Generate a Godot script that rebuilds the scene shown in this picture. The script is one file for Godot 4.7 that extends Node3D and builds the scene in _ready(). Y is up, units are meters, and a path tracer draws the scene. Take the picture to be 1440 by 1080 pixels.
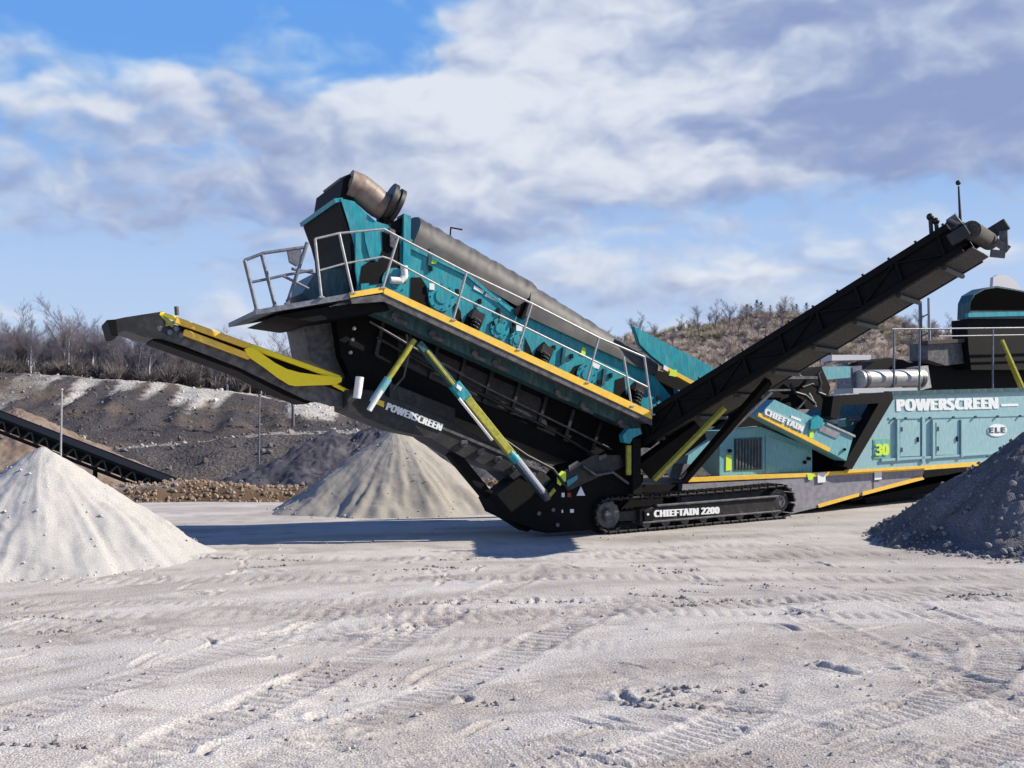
extends Node3D

# ------------------------------------------------------------------ mesh builder
class MB:
	var v := PackedVector3Array()
	var n := PackedVector3Array()
	var c := PackedColorArray()
	var col := Color(1, 1, 1)
	var use_col := false

	func tri(a: Vector3, b: Vector3, d: Vector3, na: Vector3, nb: Vector3, nd: Vector3) -> void:
		if (b - a).cross(d - a).dot(na + nb + nd) > 0.0:
			v.push_back(a); v.push_back(d); v.push_back(b)
			n.push_back(na); n.push_back(nd); n.push_back(nb)
		else:
			v.push_back(a); v.push_back(b); v.push_back(d)
			n.push_back(na); n.push_back(nb); n.push_back(nd)
		if use_col:
			c.push_back(col); c.push_back(col); c.push_back(col)

	func flat(a: Vector3, b: Vector3, d: Vector3, nn: Vector3) -> void:
		tri(a, b, d, nn, nn, nn)

	func quad(a: Vector3, b: Vector3, d: Vector3, e: Vector3, nn: Vector3) -> void:
		tri(a, b, d, nn, nn, nn)
		tri(a, d, e, nn, nn, nn)

	func box(t: Transform3D, s: Vector3, bev := 0.0) -> void:
		var h := s * 0.5
		var b := minf(bev, minf(h.x, minf(h.y, h.z)) * 0.6)
		for ax in 3:
			var u := (ax + 1) % 3
			var w := (ax + 2) % 3
			for sg in [-1.0, 1.0]:
				var p: Array[Vector3] = []
				for k in [[-1, -1], [1, -1], [1, 1], [-1, 1]]:
					var q := Vector3.ZERO
					q[ax] = h[ax] * sg
					q[u] = (h[u] - b) * k[0]
					q[w] = (h[w] - b) * k[1]
					p.append(t * q)
				var nn := Vector3.ZERO
				nn[ax] = sg
				nn = (t.basis * nn).normalized()
				quad(p[0], p[1], p[2], p[3], nn)
		if b > 0.0:
			for ax in 3:
				var u := (ax + 1) % 3
				var w := (ax + 2) % 3
				for su in [-1.0, 1.0]:
					for sw in [-1.0, 1.0]:
						var p: Array[Vector3] = []
						for k in [[-1, 0], [1, 0], [1, 1], [-1, 1]]:
							var q := Vector3.ZERO
							q[ax] = (h[ax] - b) * k[0]
							q[u] = (h[u] - (b if k[1] == 1 else 0.0)) * su
							q[w] = (h[w] - (0.0 if k[1] == 1 else b)) * sw
							p.append(t * q)
						var nn := Vector3.ZERO
						nn[u] = su
						nn[w] = sw
						quad(p[0], p[1], p[2], p[3], (t.basis * nn).normalized())

	func bar(a: Vector3, b: Vector3, w: float, h: float, up := Vector3.BACK, bev := 0.0) -> void:
		var x := (b - a).normalized()
		var y := (up - x * up.dot(x)).normalized()
		var z := x.cross(y)
		box(Transform3D(Basis(x, y, z), (a + b) * 0.5), Vector3(a.distance_to(b), h, w), bev)

	func tube(a: Vector3, b: Vector3, r0: float, r1 := -1.0, sides := 10, caps := true) -> void:
		if r1 < 0.0:
			r1 = r0
		var x := (b - a).normalized()
		var y := x.cross(Vector3.UP if absf(x.y) < 0.9 else Vector3.RIGHT).normalized()
		var z := x.cross(y)
		for i in sides:
			var t0 := TAU * i / sides
			var t1 := TAU * (i + 1) / sides
			var n0 := y * cos(t0) + z * sin(t0)
			var n1 := y * cos(t1) + z * sin(t1)
			tri(a + n0 * r0, a + n1 * r0, b + n1 * r1, n0, n1, n1)
			if r1 > 0.0001:
				tri(a + n0 * r0, b + n1 * r1, b + n0 * r1, n0, n1, n0)
			if caps:
				flat(a, a + n0 * r0, a + n1 * r0, -x)
				if r1 > 0.0001:
					flat(b, b + n0 * r1, b + n1 * r1, x)

	func path(pts: Array, r: float, sides := 8) -> void:
		for i in pts.size() - 1:
			tube(pts[i], pts[i + 1], r, r, sides, true)
		for i in range(1, pts.size() - 1):
			ball(pts[i], r * 1.0, 6, sides)

	func ball(p: Vector3, r: float, rows := 6, sides := 10, sq := Vector3.ONE) -> void:
		for i in rows:
			for j in sides:
				var q: Array[Vector3] = []
				for k in [[0, 0], [1, 0], [1, 1], [0, 1]]:
					var a: float = PI * (i + k[0]) / rows
					var b: float = TAU * (j + k[1]) / sides
					q.append(Vector3(sin(a) * cos(b), cos(a), sin(a) * sin(b)))
				var qq: Array[Vector3] = []
				for k in q:
					qq.append(p + k * r * sq)
				if i > 0:
					tri(qq[0], qq[2], qq[3], q[0], q[2], q[3])
				if i < rows - 1:
					tri(qq[0], qq[1], qq[2], q[0], q[1], q[2])

	func prism(poly: PackedVector2Array, z0: float, z1: float) -> void:
		var ix := Geometry2D.triangulate_polygon(poly)
		for i in range(0, ix.size(), 3):
			var a := poly[ix[i]]
			var b := poly[ix[i + 1]]
			var d := poly[ix[i + 2]]
			flat(Vector3(a.x, a.y, z0), Vector3(b.x, b.y, z0), Vector3(d.x, d.y, z0), Vector3(0, 0, signf(z0 - z1)))
			flat(Vector3(a.x, a.y, z1), Vector3(b.x, b.y, z1), Vector3(d.x, d.y, z1), Vector3(0, 0, signf(z1 - z0)))
		var area := 0.0
		for i in poly.size():
			area += poly[i].cross(poly[(i + 1) % poly.size()])
		for i in poly.size():
			var a := poly[i]
			var b := poly[(i + 1) % poly.size()]
			var e := (b - a).normalized()
			var nn := Vector3(e.y, -e.x, 0) * signf(area)
			quad(Vector3(a.x, a.y, z0), Vector3(b.x, b.y, z0), Vector3(b.x, b.y, z1), Vector3(a.x, a.y, z1), nn)

	func mesh() -> ArrayMesh:
		var a := []
		a.resize(Mesh.ARRAY_MAX)
		a[Mesh.ARRAY_VERTEX] = v
		a[Mesh.ARRAY_NORMAL] = n
		if use_col:
			a[Mesh.ARRAY_COLOR] = c
		var m := ArrayMesh.new()
		m.add_surface_from_arrays(Mesh.PRIMITIVE_TRIANGLES, a)
		return m


# ------------------------------------------------------------------ state
const EYE := Vector3(0, 1.6, 0)
const PITCH := 0.03998
const FOCAL := 1500.0
var plant_frame: Transform3D          # the machine's own frame: x along it, z towards its near side
var rng := RandomNumberGenerator.new()
var low_noise := FastNoiseLite.new()
var mid_noise := FastNoiseLite.new()
var fine_noise := FastNoiseLite.new()
var M := {}


func ray(u: float, v: float) -> Vector3:
	return Basis(Vector3.RIGHT, PITCH) * Vector3((u - 720.0) / FOCAL, (540.0 - v) / FOCAL, -1.0)


# a point of the machine, measured in its own frame on the plane z
func at(u: float, v: float, z: float) -> Vector3:
	var inv := plant_frame.affine_inverse()
	var o := inv * EYE
	var d := inv.basis * ray(u, v)
	return o + d * ((z - o.z) / d.z)


# a point of the world, at a distance along the view axis
func away(u: float, v: float, dist: float) -> Vector3:
	var d := ray(u, v)
	return EYE + d * (dist / -d.z)


func outline(px: Array, z: float) -> PackedVector2Array:
	var p := PackedVector2Array()
	for i in range(0, px.size(), 2):
		var q := at(px[i], px[i + 1], z)
		p.append(Vector2(q.x, q.y))
	return p


func obj(called: String, m: Variant, mat: Material, parent: Node = self) -> MeshInstance3D:
	var o := MeshInstance3D.new()
	o.name = called
	o.mesh = m.mesh() if m is MB else m
	o.material_override = mat
	parent.add_child(o, true)
	return o


func tag(o: Node, label: String, category := "", group := "", kind := "") -> Node:
	if label: o.set_meta("label", label)
	if category: o.set_meta("category", category)
	if group: o.set_meta("group", group)
	if kind: o.set_meta("kind", kind)
	return o


func thing(called: String, label: String, category: String, t: Transform3D, group := "") -> Node3D:
	var o := Node3D.new()
	o.name = called
	add_child(o, true)
	o.transform = t
	tag(o, label, category, group)
	return o


# parts cut from plate
func plate(called: String, mat: Material, parent: Node, px: Array, z: float, thick: float) -> MeshInstance3D:
	var b := MB.new()
	b.prism(outline(px, z), z, z - thick)
	return obj(called, b, mat, parent)


func beam(called: String, mat: Material, parent: Node, a: Vector3, b: Vector3, w: float, h: float) -> MeshInstance3D:
	var m := MB.new()
	m.bar(a, b, w, h, Vector3.BACK, 0.008)
	return obj(called, m, mat, parent)


func pipe(called: String, mat: Material, parent: Node, pts: Array, r: float, sides := 10) -> MeshInstance3D:
	var m := MB.new()
	m.path(pts, r, sides)
	return obj(called, m, mat, parent)


func words(called: String, text: String, mat: Material, parent: Node, left: Vector3, right: Vector3, height: float, heavy_face := true) -> MeshInstance3D:
	var f := SystemFont.new()
	f.font_names = PackedStringArray(["Droid Sans"])
	f.font_weight = 700
	var t := TextMesh.new()
	t.font = f
	t.text = text
	t.font_size = 64
	t.pixel_size = 0.01
	t.depth = 0.02
	t.curve_step = 1.0
	var box := t.get_aabb()
	var x := (right - left)
	# heavy lettering: the strokes widened by laying the letters side by side
	var heavy := SurfaceTool.new()
	heavy.begin(Mesh.PRIMITIVE_TRIANGLES)
	for k in ([[0.0, 0.0], [0.022, 0.003], [-0.022, 0.006], [0.04, 0.009], [-0.04, 0.012]] if heavy_face else [[0.0, 0.0]]):
		heavy.append_from(t, 0, Transform3D(Basis(), Vector3(k[0], 0, k[1])))
	var o := obj(called, heavy.commit(), mat, parent)
	var sx := x.length() / box.size.x
	var sy := height / box.size.y
	var ux := x.normalized()
	var uy := Vector3.BACK.cross(ux).normalized()
	o.transform = Transform3D(Basis(ux * sx, uy * sy, Vector3(0, 0, 0.35)), (left + right) * 0.5 - uy * sy * (box.position.y + box.size.y * 0.5) - ux * sx * (box.position.x + box.size.x * 0.5))
	return o


# ------------------------------------------------------------------ materials
func noise_tex(freq: float, sd: int, lo: Color, hi: Color, oct := 5, kind := FastNoiseLite.TYPE_SIMPLEX_SMOOTH, sharp := 0.0) -> NoiseTexture2D:
	var f := FastNoiseLite.new()
	f.noise_type = kind
	f.seed = sd
	f.frequency = freq
	f.fractal_octaves = oct
	var t := NoiseTexture2D.new()
	t.width = 512
	t.height = 512
	t.seamless = true
	t.noise = f
	var g := Gradient.new()
	g.offsets = PackedFloat32Array([0.0 + sharp, 1.0 - sharp])
	g.colors = PackedColorArray([lo, hi])
	t.color_ramp = g
	return t


func mat(albedo: Color, rough: float, metal := 0.0) -> StandardMaterial3D:
	var m := StandardMaterial3D.new()
	m.albedo_color = albedo
	m.roughness = rough
	m.metallic = metal
	return m


func worn(albedo: Color, dust: Color, rough: float, freq: float, sd: int, metal := 0.0, sharp := 0.08, scale := 1.0) -> StandardMaterial3D:
	var m := mat(Color.WHITE, rough, metal)
	m.albedo_texture = noise_tex(freq, sd, albedo, dust, 6, FastNoiseLite.TYPE_SIMPLEX_SMOOTH, sharp)
	m.uv1_triplanar = true
	m.uv1_scale = Vector3(scale, scale, scale)
	return m


func earth(albedo: Color, grit: Texture2D, height: Texture2D, scale: float, relief: float) -> StandardMaterial3D:
	var m := mat(albedo, 0.95)
	m.metallic_specular = 0.2
	m.albedo_texture = grit
	m.vertex_color_use_as_albedo = true
	m.uv1_triplanar = true
	m.uv1_world_triplanar = true
	m.uv1_scale = Vector3(scale, scale, scale)
	m.heightmap_enabled = true
	m.heightmap_texture = height
	m.heightmap_scale = relief
	return m


func make_materials() -> void:
	M.teal = worn(Color8(0, 130, 146), Color8(24, 150, 160), 0.4, 0.012, 3, 0.0, 0.3)
	M.teal_pale = worn(Color8(124, 168, 174), Color8(160, 186, 189), 0.42, 0.02, 25, 0.0, 0.05, 0.9)  # dusty hopper teal, with sun glare put into the colour
	M.teal_dusty = worn(Color8(86, 154, 164), Color8(128, 178, 184), 0.4, 0.02, 4, 0.0, 0.05, 0.9)
	M.teal_dark = worn(Color8(6, 62, 70), Color8(28, 82, 88), 0.5, 0.012, 5)
	for k in ["teal", "teal_dark", "teal_dusty", "teal_pale"]:
		M[k].uv1_scale = Vector3(2.4, 0.5, 2.4)
	M.black = worn(Color8(12, 12, 15), Color8(30, 29, 31), 0.5, 0.014, 6)
	M.near_black = worn(Color8(4, 4, 5), Color8(14, 13, 14), 0.7, 0.014, 7)  # near-black for dark parts, some with their shade put into it
	M.near_black.metallic_specular = 0.3
	M.steel = worn(Color8(62, 62, 68), Color8(104, 102, 104), 0.5, 0.014, 8, 0.3)
	M.chassis = worn(Color8(112, 112, 124), Color8(146, 143, 150), 0.6, 0.012, 9)
	M.belt = worn(Color8(50, 48, 45), Color8(84, 80, 74), 0.9, 0.03, 10, 0.0, 0.25, 1.5)
	M.yellow = worn(Color8(240, 184, 30), Color8(236, 200, 96), 0.5, 0.02, 11)
	M.bright_yellow = worn(Color8(255, 222, 0), Color8(255, 230, 30), 0.4, 0.02, 12)
	M.olive = worn(Color8(136, 134, 34), Color8(182, 178, 70), 0.45, 0.02, 13)
	M.rail = worn(Color8(142, 144, 145), Color8(182, 182, 178), 0.5, 0.02, 14, 0.4)
	M.rail_grey = worn(Color8(88, 92, 104), Color8(130, 134, 142), 0.5, 0.02, 15, 0.3)
	M.cover = worn(Color8(46, 46, 47), Color8(80, 79, 78), 0.6, 0.008, 16, 0.0, 0.2, 0.5)
	M.rust = worn(Color8(104, 86, 76), Color8(150, 134, 122), 0.5, 0.012, 17)
	M.white = worn(Color8(205, 206, 205), Color8(232, 232, 230), 0.5, 0.02, 18)
	M.void = mat(Color8(2, 2, 3), 0.9)  # flat black painted for the dark inside the hood
	M.void.metallic_specular = 0.1
	M.letter = worn(Color8(206, 212, 212), Color8(240, 241, 240), 0.55, 0.03, 51)
	M.letter_dark = mat(Color8(40, 60, 62), 0.5)
	M.chrome = mat(Color8(214, 216, 220), 0.2, 0.8)
	M.sticker_green = mat(Color8(196, 226, 70), 0.5)
	M.sticker_white = mat(Color8(226, 228, 230), 0.5)
	M.green_mark = mat(Color8(96, 176, 104), 0.5)
	M.red = mat(Color8(150, 40, 34), 0.5)
	M.bark = worn(Color8(84, 76, 78), Color8(126, 118, 118), 0.9, 0.03, 20)
	M.pale_bark = worn(Color8(186, 182, 182), Color8(222, 218, 216), 0.9, 0.03, 21)
	M.twig = mat(Color8(110, 106, 116), 0.9)
	M.twig_brown = mat(Color8(132, 120, 120), 0.9)
	M.scrub = mat(Color8(226, 222, 220), 0.95)
	M.scrub.vertex_color_use_as_albedo = true
	M.needle = mat(Color8(52, 66, 46), 0.9)
	M.sheet = mat(Color8(190, 190, 196), 0.6)
	var grit := noise_tex(0.11, 30, Color8(186, 183, 180), Color8(255, 255, 255), 5, FastNoiseLite.TYPE_SIMPLEX, 0.2)
	var bump := noise_tex(0.09, 31, Color.BLACK, Color.WHITE, 5, FastNoiseLite.TYPE_SIMPLEX, 0.1)
	var dust := noise_tex(0.16, 34, Color.BLACK, Color.WHITE, 6, FastNoiseLite.TYPE_SIMPLEX, 0.1)
	M.ground = earth(Color.WHITE, grit, dust, 0.7, 0.45)
	M.sand = earth(Color.WHITE, grit, dust, 1.1, 0.5)
	var film_strength := noise_tex(0.006, 41, Color(0.0, 0.0, 0.0), Color(0.32, 0.32, 0.32), 6, FastNoiseLite.TYPE_SIMPLEX, 0.2)
	var film_weak := noise_tex(0.006, 42, Color(0.0, 0.0, 0.0), Color(0.10, 0.10, 0.10), 6, FastNoiseLite.TYPE_SIMPLEX, 0.2)
	var film := noise_tex(0.014, 40, Color(0.50, 0.48, 0.45, 0.1), Color(0.62, 0.60, 0.57, 0.8), 6, FastNoiseLite.TYPE_SIMPLEX, 0.15)
	for k in [["teal", 1.0], ["teal_dark", 1.0], ["chassis", 1.0], ["steel", 1.0], ["teal_dusty", 1.0], ["black", 0.4], ["yellow", 1.0], ["olive", 1.0], ["cover", 0.7]]:
		var m: StandardMaterial3D = M[k[0]]
		m.detail_enabled = true
		m.detail_blend_mode = BaseMaterial3D.BLEND_MODE_MIX
		m.detail_albedo = film
		m.detail_uv_layer = BaseMaterial3D.DETAIL_UV_1
		m.detail_mask = film_strength if k[1] > 0.8 else film_weak
	var coarse := noise_tex(0.05, 32, Color8(176, 174, 172), Color8(255, 255, 255), 5, FastNoiseLite.TYPE_SIMPLEX, 0.2)
	var lumps := noise_tex(0.06, 33, Color.BLACK, Color.WHITE, 4, FastNoiseLite.TYPE_SIMPLEX, 0.1)
	M.pile = earth(Color.WHITE, coarse, lumps, 1.1, 1.6)
	M.far_earth = earth(Color.WHITE, coarse, lumps, 0.16, 5.0)
	M.stone = mat(Color.WHITE, 0.95)
	M.stone.vertex_color_use_as_albedo = true


# ------------------------------------------------------------------ sky
func bump_at(a: float, e: float, u: float, v: float, w: float, h: float) -> float:
	var ca := rad_to_deg(atan((u - 720.0) / FOCAL))
	var ce := rad_to_deg(atan((600.0 - v) / FOCAL))
	var x := (a - ca) / rad_to_deg(w / FOCAL)
	var y := (e - ce) / rad_to_deg(h / FOCAL)
	return exp(-0.5 * (x * x + y * y))


var cloud_noise := FastNoiseLite.new()
var puff_noise := FastNoiseLite.new()
var wisp_noise := FastNoiseLite.new()
# cloud cover (+) and clear air (-): centre, reach, weight
var COVER := [[290, 20, 180, 56, -0.50], [470, 76, 100, 62, -0.52], [90, 40, 80, 40, -0.35], [420, 118, 50, 34, -0.35], [40, 30, 110, 40, -0.5], [150, 118, 34, 24, -0.35], [400, 120, 60, 34, -0.35], [590, 20, 60, 40, -0.4],
	[50, 130, 110, 50, 0.35], [250, 150, 150, 60, 0.4], [380, 190, 130, 60, 0.3], [640, 200, 260, 100, 0.55], [860, 70, 280, 100, 0.7], [1200, 80, 330, 120, 0.7], [1300, 200, 260, 80, 0.7],
	[180, 290, 240, 46, 0.22], [880, 240, 200, 60, 0.3], [1150, 300, 330, 22, -0.3], [1200, 360, 300, 30, -0.22], [220, 392, 330, 20, -0.3], [20, 250, 120, 20, -0.3], [960, 345, 200, 20, 0.16], [720, 330, 120, 20, -0.2]]
# how grey the cloud is
var SHADE := [[1280, 215, 260, 60, 0.62], [1080, 45, 260, 50, 0.45], [1400, 90, 150, 90, 0.42], [720, 300, 220, 26, 0.45], [190, 365, 230, 18, 0.55], [260, 235, 210, 46, 0.30], [1020, 195, 120, 26, 0.3], [300, 300, 200, 30, 0.25],
	[760, 120, 140, 90, -0.5], [980, 140, 70, 32, -0.62], [965, 238, 90, 30, -0.5], [70, 110, 90, 34, -0.35], [280, 120, 90, 30, -0.3], [600, 150, 90, 60, -0.2], [1340, 70, 30, 20, -0.4]]


func sky_color(d: Vector3) -> Color:
	var el := rad_to_deg(asin(clampf(d.y, -1, 1)))
	var az := rad_to_deg(atan2(d.x, -d.z))
	if d.y < 0.0:
		return Color(0.60, 0.60, 0.60).lerp(Color(0.775, 0.845, 0.945), clampf(1.0 + el / 3.0, 0.0, 1.0))
	var blue := Color(0.80, 0.865, 0.955).lerp(Color(0.69, 0.795, 0.945), clampf(el / 9.0, 0.0, 1.0)).lerp(Color(0.42, 0.645, 0.925), smoothstep(8.0, 20.0, el)).lerp(Color(0.16, 0.33, 0.66), smoothstep(20.0, 55.0, el))
	var p := Vector3(d.x, d.y * 2.0, d.z)
	var w := Vector3(wisp_noise.get_noise_3dv(p * 130.0), wisp_noise.get_noise_3dv(p * 130.0 + Vector3(71, 3, 9)), 0.0)
	var q := p * 88.0 + w * 2.6
	var heap_ := puff_noise.get_noise_3dv(q)
	var dens := 0.62 * cloud_noise.get_noise_3dv(q) - 0.42 * heap_
	var q2 := q + Vector3(1.0, 2.8, 0.0)
	var lit := 0.62 * cloud_noise.get_noise_3dv(q2) - 0.42 * puff_noise.get_noise_3dv(q2)
	var puff := wisp_noise.get_noise_3dv(p * 420.0 + w * 14.0)
	var cover := 0.40 + dens * 1.15 + puff * 0.34 - 0.42 * smoothstep(26.0, 50.0, el)
	var grey := 0.34
	var a2 := az + w.x * 2.6 + puff * 0.7
	var e2 := el + w.y * 1.5 + puff * 0.4
	if absf(az) < 50.0 and el < 42.0:
		for b in COVER:
			cover += b[4] * bump_at(a2, e2, b[0], b[1], b[2], b[3])
		for b in SHADE:
			grey += b[4] * bump_at(a2, e2, b[0], b[1], b[2], b[3])
	var streak := wisp_noise.get_noise_3d(d.x * 60.0 + w.x * 5.0, d.y * 520.0 + w.y * 10.0, d.z * 60.0)
	cover += streak * 0.75 * (1.0 - smoothstep(6.0, 15.0, el))
	var alpha := smoothstep(-0.05, 0.95, cover) * 0.95
	grey += lit * 1.35 - dens * 1.25 + puff * 0.22 + streak * 0.1
	var cloud := Color(0.91, 0.925, 0.955).lerp(Color(0.565, 0.63, 0.79), smoothstep(-0.3, 1.35, grey + 0.02))
	cloud = cloud.lerp(Color(0.80, 0.855, 0.945), 0.45 * (1.0 - clampf(el / 8.0, 0.0, 1.0)))
	return blue.lerp(cloud, alpha)


func make_sky() -> ImageTexture:
	cloud_noise.seed = 11
	cloud_noise.noise_type = FastNoiseLite.TYPE_SIMPLEX
	cloud_noise.frequency = 0.045
	cloud_noise.fractal_octaves = 6
	cloud_noise.fractal_gain = 0.56
	puff_noise.seed = 23
	puff_noise.noise_type = FastNoiseLite.TYPE_SIMPLEX
	puff_noise.frequency = 0.05
	puff_noise.fractal_type = FastNoiseLite.FRACTAL_RIDGED
	puff_noise.fractal_octaves = 5
	puff_noise.fractal_gain = 0.5
	wisp_noise.seed = 5
	wisp_noise.frequency = 0.05
	wisp_noise.fractal_octaves = 4
	var w := 1024
	var h := 512
	var im := Image.create(w, h, false, Image.FORMAT_RGB8)
	for y in h:
		var el := PI * (0.5 - (y + 0.5) / h)
		for x in w:
			var az := TAU * (x + 0.5) / w
			im.set_pixel(x, y, sky_color(Vector3(sin(az) * cos(el), sin(el), -cos(az) * cos(el))))
	im.resize(4096, 2048, Image.INTERPOLATE_CUBIC)
	# the part of the sky in front, drawn finer
	for y in range(640, 1060):
		var el := PI * (0.5 - (y + 0.5) / 2048.0)
		for i in range(-400, 400):
			var az := TAU * (i + 0.5) / 4096.0
			im.set_pixel(posmod(i, 4096), y, sky_color(Vector3(sin(az) * cos(el), sin(el), -cos(az) * cos(el))))
	return ImageTexture.create_from_image(im)


# ------------------------------------------------------------------ ground
# straight wheel and crawler tracks: x, z, heading in degrees, half length, half width, cleat pitch, depth
var TRAILS := [
	[-0.95, -7.9, 18.0, 5.5, 0.17, 0.11, 0.040], [-0.35, -6.9, 25.0, 4.0, 0.17, 0.11, 0.036], [-2.2, -7.4, 19.0, 4.0, 0.18, 0.12, 0.03],
	[0.0, -9.8, 90.5, 16.0, 0.13, 0.10, 0.034], [0.5, -11.2, 91.0, 16.0, 0.20, 0.15, 0.034], [2.5, -9.1, 93.0, 6.0, 0.16, 0.13, 0.03],
	[-2.6, -8.3, 97.0, 4.0, 0.18, 0.12, 0.026], [-0.25, -5.35, 72.0, 0.75, 0.20, 0.062, 0.030], [0.75, -5.1, 78.0, 0.6, 0.20, 0.062, 0.032],
	[2.75, -6.9, 172.0, 2.6, 0.15, 0.15, 0.04], [1.6, -5.7, 140.0, 1.6, 0.16, 0.08, 0.036], [-1.7, -5.4, 10.0, 1.0, 0.22, 0.07, 0.02],
	[4.8, -10.4, 74.0, 8.0, 0.18, 0.14, 0.03], [-4.5, -9.0, 86.0, 6.0, 0.18, 0.15, 0.026], [-1.0, -13.0, 88.0, 12.0, 0.22, 0.2, 0.03]]
# turning tracks: centre x, z, radius, from, to (degrees), half width, pitch, depth
var TURNS := [[0.6, -8.6, 3.0, -75.0, 25.0, 0.16, 0.08, 0.040], [0.2, -8.2, 3.6, -70.0, 10.0, 0.15, 0.08, 0.036], [-0.6, -7.2, 2.2, -80.0, -10.0, 0.16, 0.075, 0.034],
	[4.9, -6.6, 2.2, 120.0, 230.0, 0.17, 0.10, 0.034], [0.7, -12.4, 1.5, 10.0, 170.0, 0.2, 0.14, 0.03], [2.6, -12.6, 1.6, 20.0, 170.0, 0.2, 0.14, 0.03]]
# scrapes torn into the surface, kept by square metre
var gouges := {}


func make_gouges() -> void:
	var rg := RandomNumberGenerator.new()
	rg.seed = 91
	for k in 200:
		var d := 4.9 + 9.0 * pow(rg.randf(), 1.3)
		var x := rg.randf_range(-0.56, 0.56) * d
		var right := x / d > 0.05
		var a := deg_to_rad(rg.randfn(130.0 if right else 25.0, 26.0) if rg.randf() < 0.65 else rg.randfn(88.0, 12.0))
		var g := [x, -d, sin(a), cos(a), rg.randf_range(0.08, 0.34), rg.randf_range(0.016, 0.045), rg.randf_range(0.008, 0.032), rg.randf_range(-2.5, 2.5)]
		for i in range(floori(x - 0.5), floori(x + 0.5) + 1):
			for j in range(floori(-d - 0.5), floori(-d + 0.5) + 1):
				var key := Vector2i(i, j)
				if not gouges.has(key):
					gouges[key] = []
				gouges[key].append(g)


var last_rut := 0.0


func tread(across: float, along: float, hw: float, pitch: float, depth: float) -> float:
	var k := absf(across) / hw
	if k > 1.6:
		return 0.0
	var lip := depth * 0.55 * exp(-pow((k - 1.18) / 0.2, 2.0))
	if k > 1.05:
		return lip
	var cleat := fposmod(along / pitch, 1.0)
	return lip - depth * (0.45 + (0.75 if cleat < 0.38 else -0.1)) * (1.0 - smoothstep(0.85, 1.05, k))


func base_h(x: float, z: float) -> float:
	var d := -z
	var h := low_noise.get_noise_2d(x, z) * 0.06
	var q := plant_frame.affine_inverse() * Vector3(x, 0, z)
	h = lerpf(h, 0.0, 1.0 - smoothstep(1.0, 4.0, maxf(absf(q.z + 1.2) - 1.5, maxf(-q.x - 1.5, q.x - 8.0))))
	h += 0.035 * clampf(q.x, 0.0, 9.0) * smoothstep(9.0, 14.0, d)
	var dd := d - 0.5 * maxf(0.0, x)
	h -= 0.8 * smoothstep(20.0, 36.0, dd)
	return h


func ground_h(x: float, z: float) -> float:
	var h := base_h(x, z)
	var d := -z
	var rut := 0.0
	if d < 22.0 and d > 3.0 and absf(x) < 14.0:
		var near := 1.0 - smoothstep(12.0, 20.0, d)
		h += mid_noise.get_noise_2d(x * 0.7, z * 0.7) * 0.022 * near + mid_noise.get_noise_2d(Vector2(x - 3.2, z + 2.5).length() * 2.6, atan2(z + 2.5, x - 3.2) * 1.6 + 40.0) * 0.014 * near
		h += fine_noise.get_noise_2d(x, z * 1.0) * 0.011 * near * (0.3 + 0.9 * smoothstep(-0.2, 0.4, mid_noise.get_noise_2d(x * 0.4 + 3.0, z * 0.4)))
		h += absf(fine_noise.get_noise_2d(x * 0.45 + 40.0, z * 0.45)) * 0.02 * near * smoothstep(0.1, 0.5, mid_noise.get_noise_2d(x * 0.3 + 9.0, z * 0.3))
		var wear := 0.55 + 0.45 * mid_noise.get_noise_2d(x * 0.5 + 100.0, z * 0.5)
		for t in TRAILS:
			var a := deg_to_rad(t[2])
			var dx: float = x - t[0]
			var dz: float = z - t[1]
			var along := dx * sin(a) - dz * cos(a)
			var across := dx * cos(a) + dz * sin(a)
			if absf(across) < 0.5 and absf(along) < t[3]:
				rut += 0.48 * tread(across, along, t[4], t[5], t[6]) * wear * (1.0 - smoothstep(t[3] * 0.7, t[3], absf(along)))
		for t in TURNS:
			var dx: float = x - t[0]
			var dz: float = z - t[1]
			var r := sqrt(dx * dx + dz * dz)
			if absf(r - t[2]) < 0.45:
				var a := rad_to_deg(atan2(-dz, dx))
				if a < t[3] - 1.0:
					a += 360.0
				if a > t[3] and a < t[4]:
					rut += 0.48 * tread(r - t[2], deg_to_rad(a) * t[2], t[5], t[6], t[7]) * wear * smoothstep(0.0, 12.0, minf(a - t[3], t[4] - a))
		var cell = gouges.get(Vector2i(floori(x), floori(z)))
		if cell:
			for g in cell:
				var dx: float = x - g[0]
				var dz: float = z - g[1]
				var al: float = (dx * g[2] - dz * g[3]) / g[4]
				if absf(al) < 1.0:
					var ac: float = (dx * g[3] + dz * g[2] + g[7] * 0.06 * al * al) / g[5]
					if absf(ac) < 2.6:
						var e := 1.0 - al * al
						rut += g[6] * e * (-exp(-ac * ac * 1.6) + 0.55 * exp(-pow(absf(ac) - 1.5, 2.0) * 3.0))
	last_rut = rut
	return h + rut


func ticks(dense0: float, dense1: float, step: float, grow: float, lo: float, hi: float) -> PackedFloat32Array:
	var a := PackedFloat32Array()
	var x := dense0
	var s := step
	while x > lo:
		s *= grow
		x -= s
		a.append(maxf(x, lo))
	a.reverse()
	x = dense0
	while x < dense1:
		a.append(x)
		x += step
	s = step
	while x < hi:
		a.append(x)
		x += s
		s *= grow
	a.append(hi)
	return a


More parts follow.
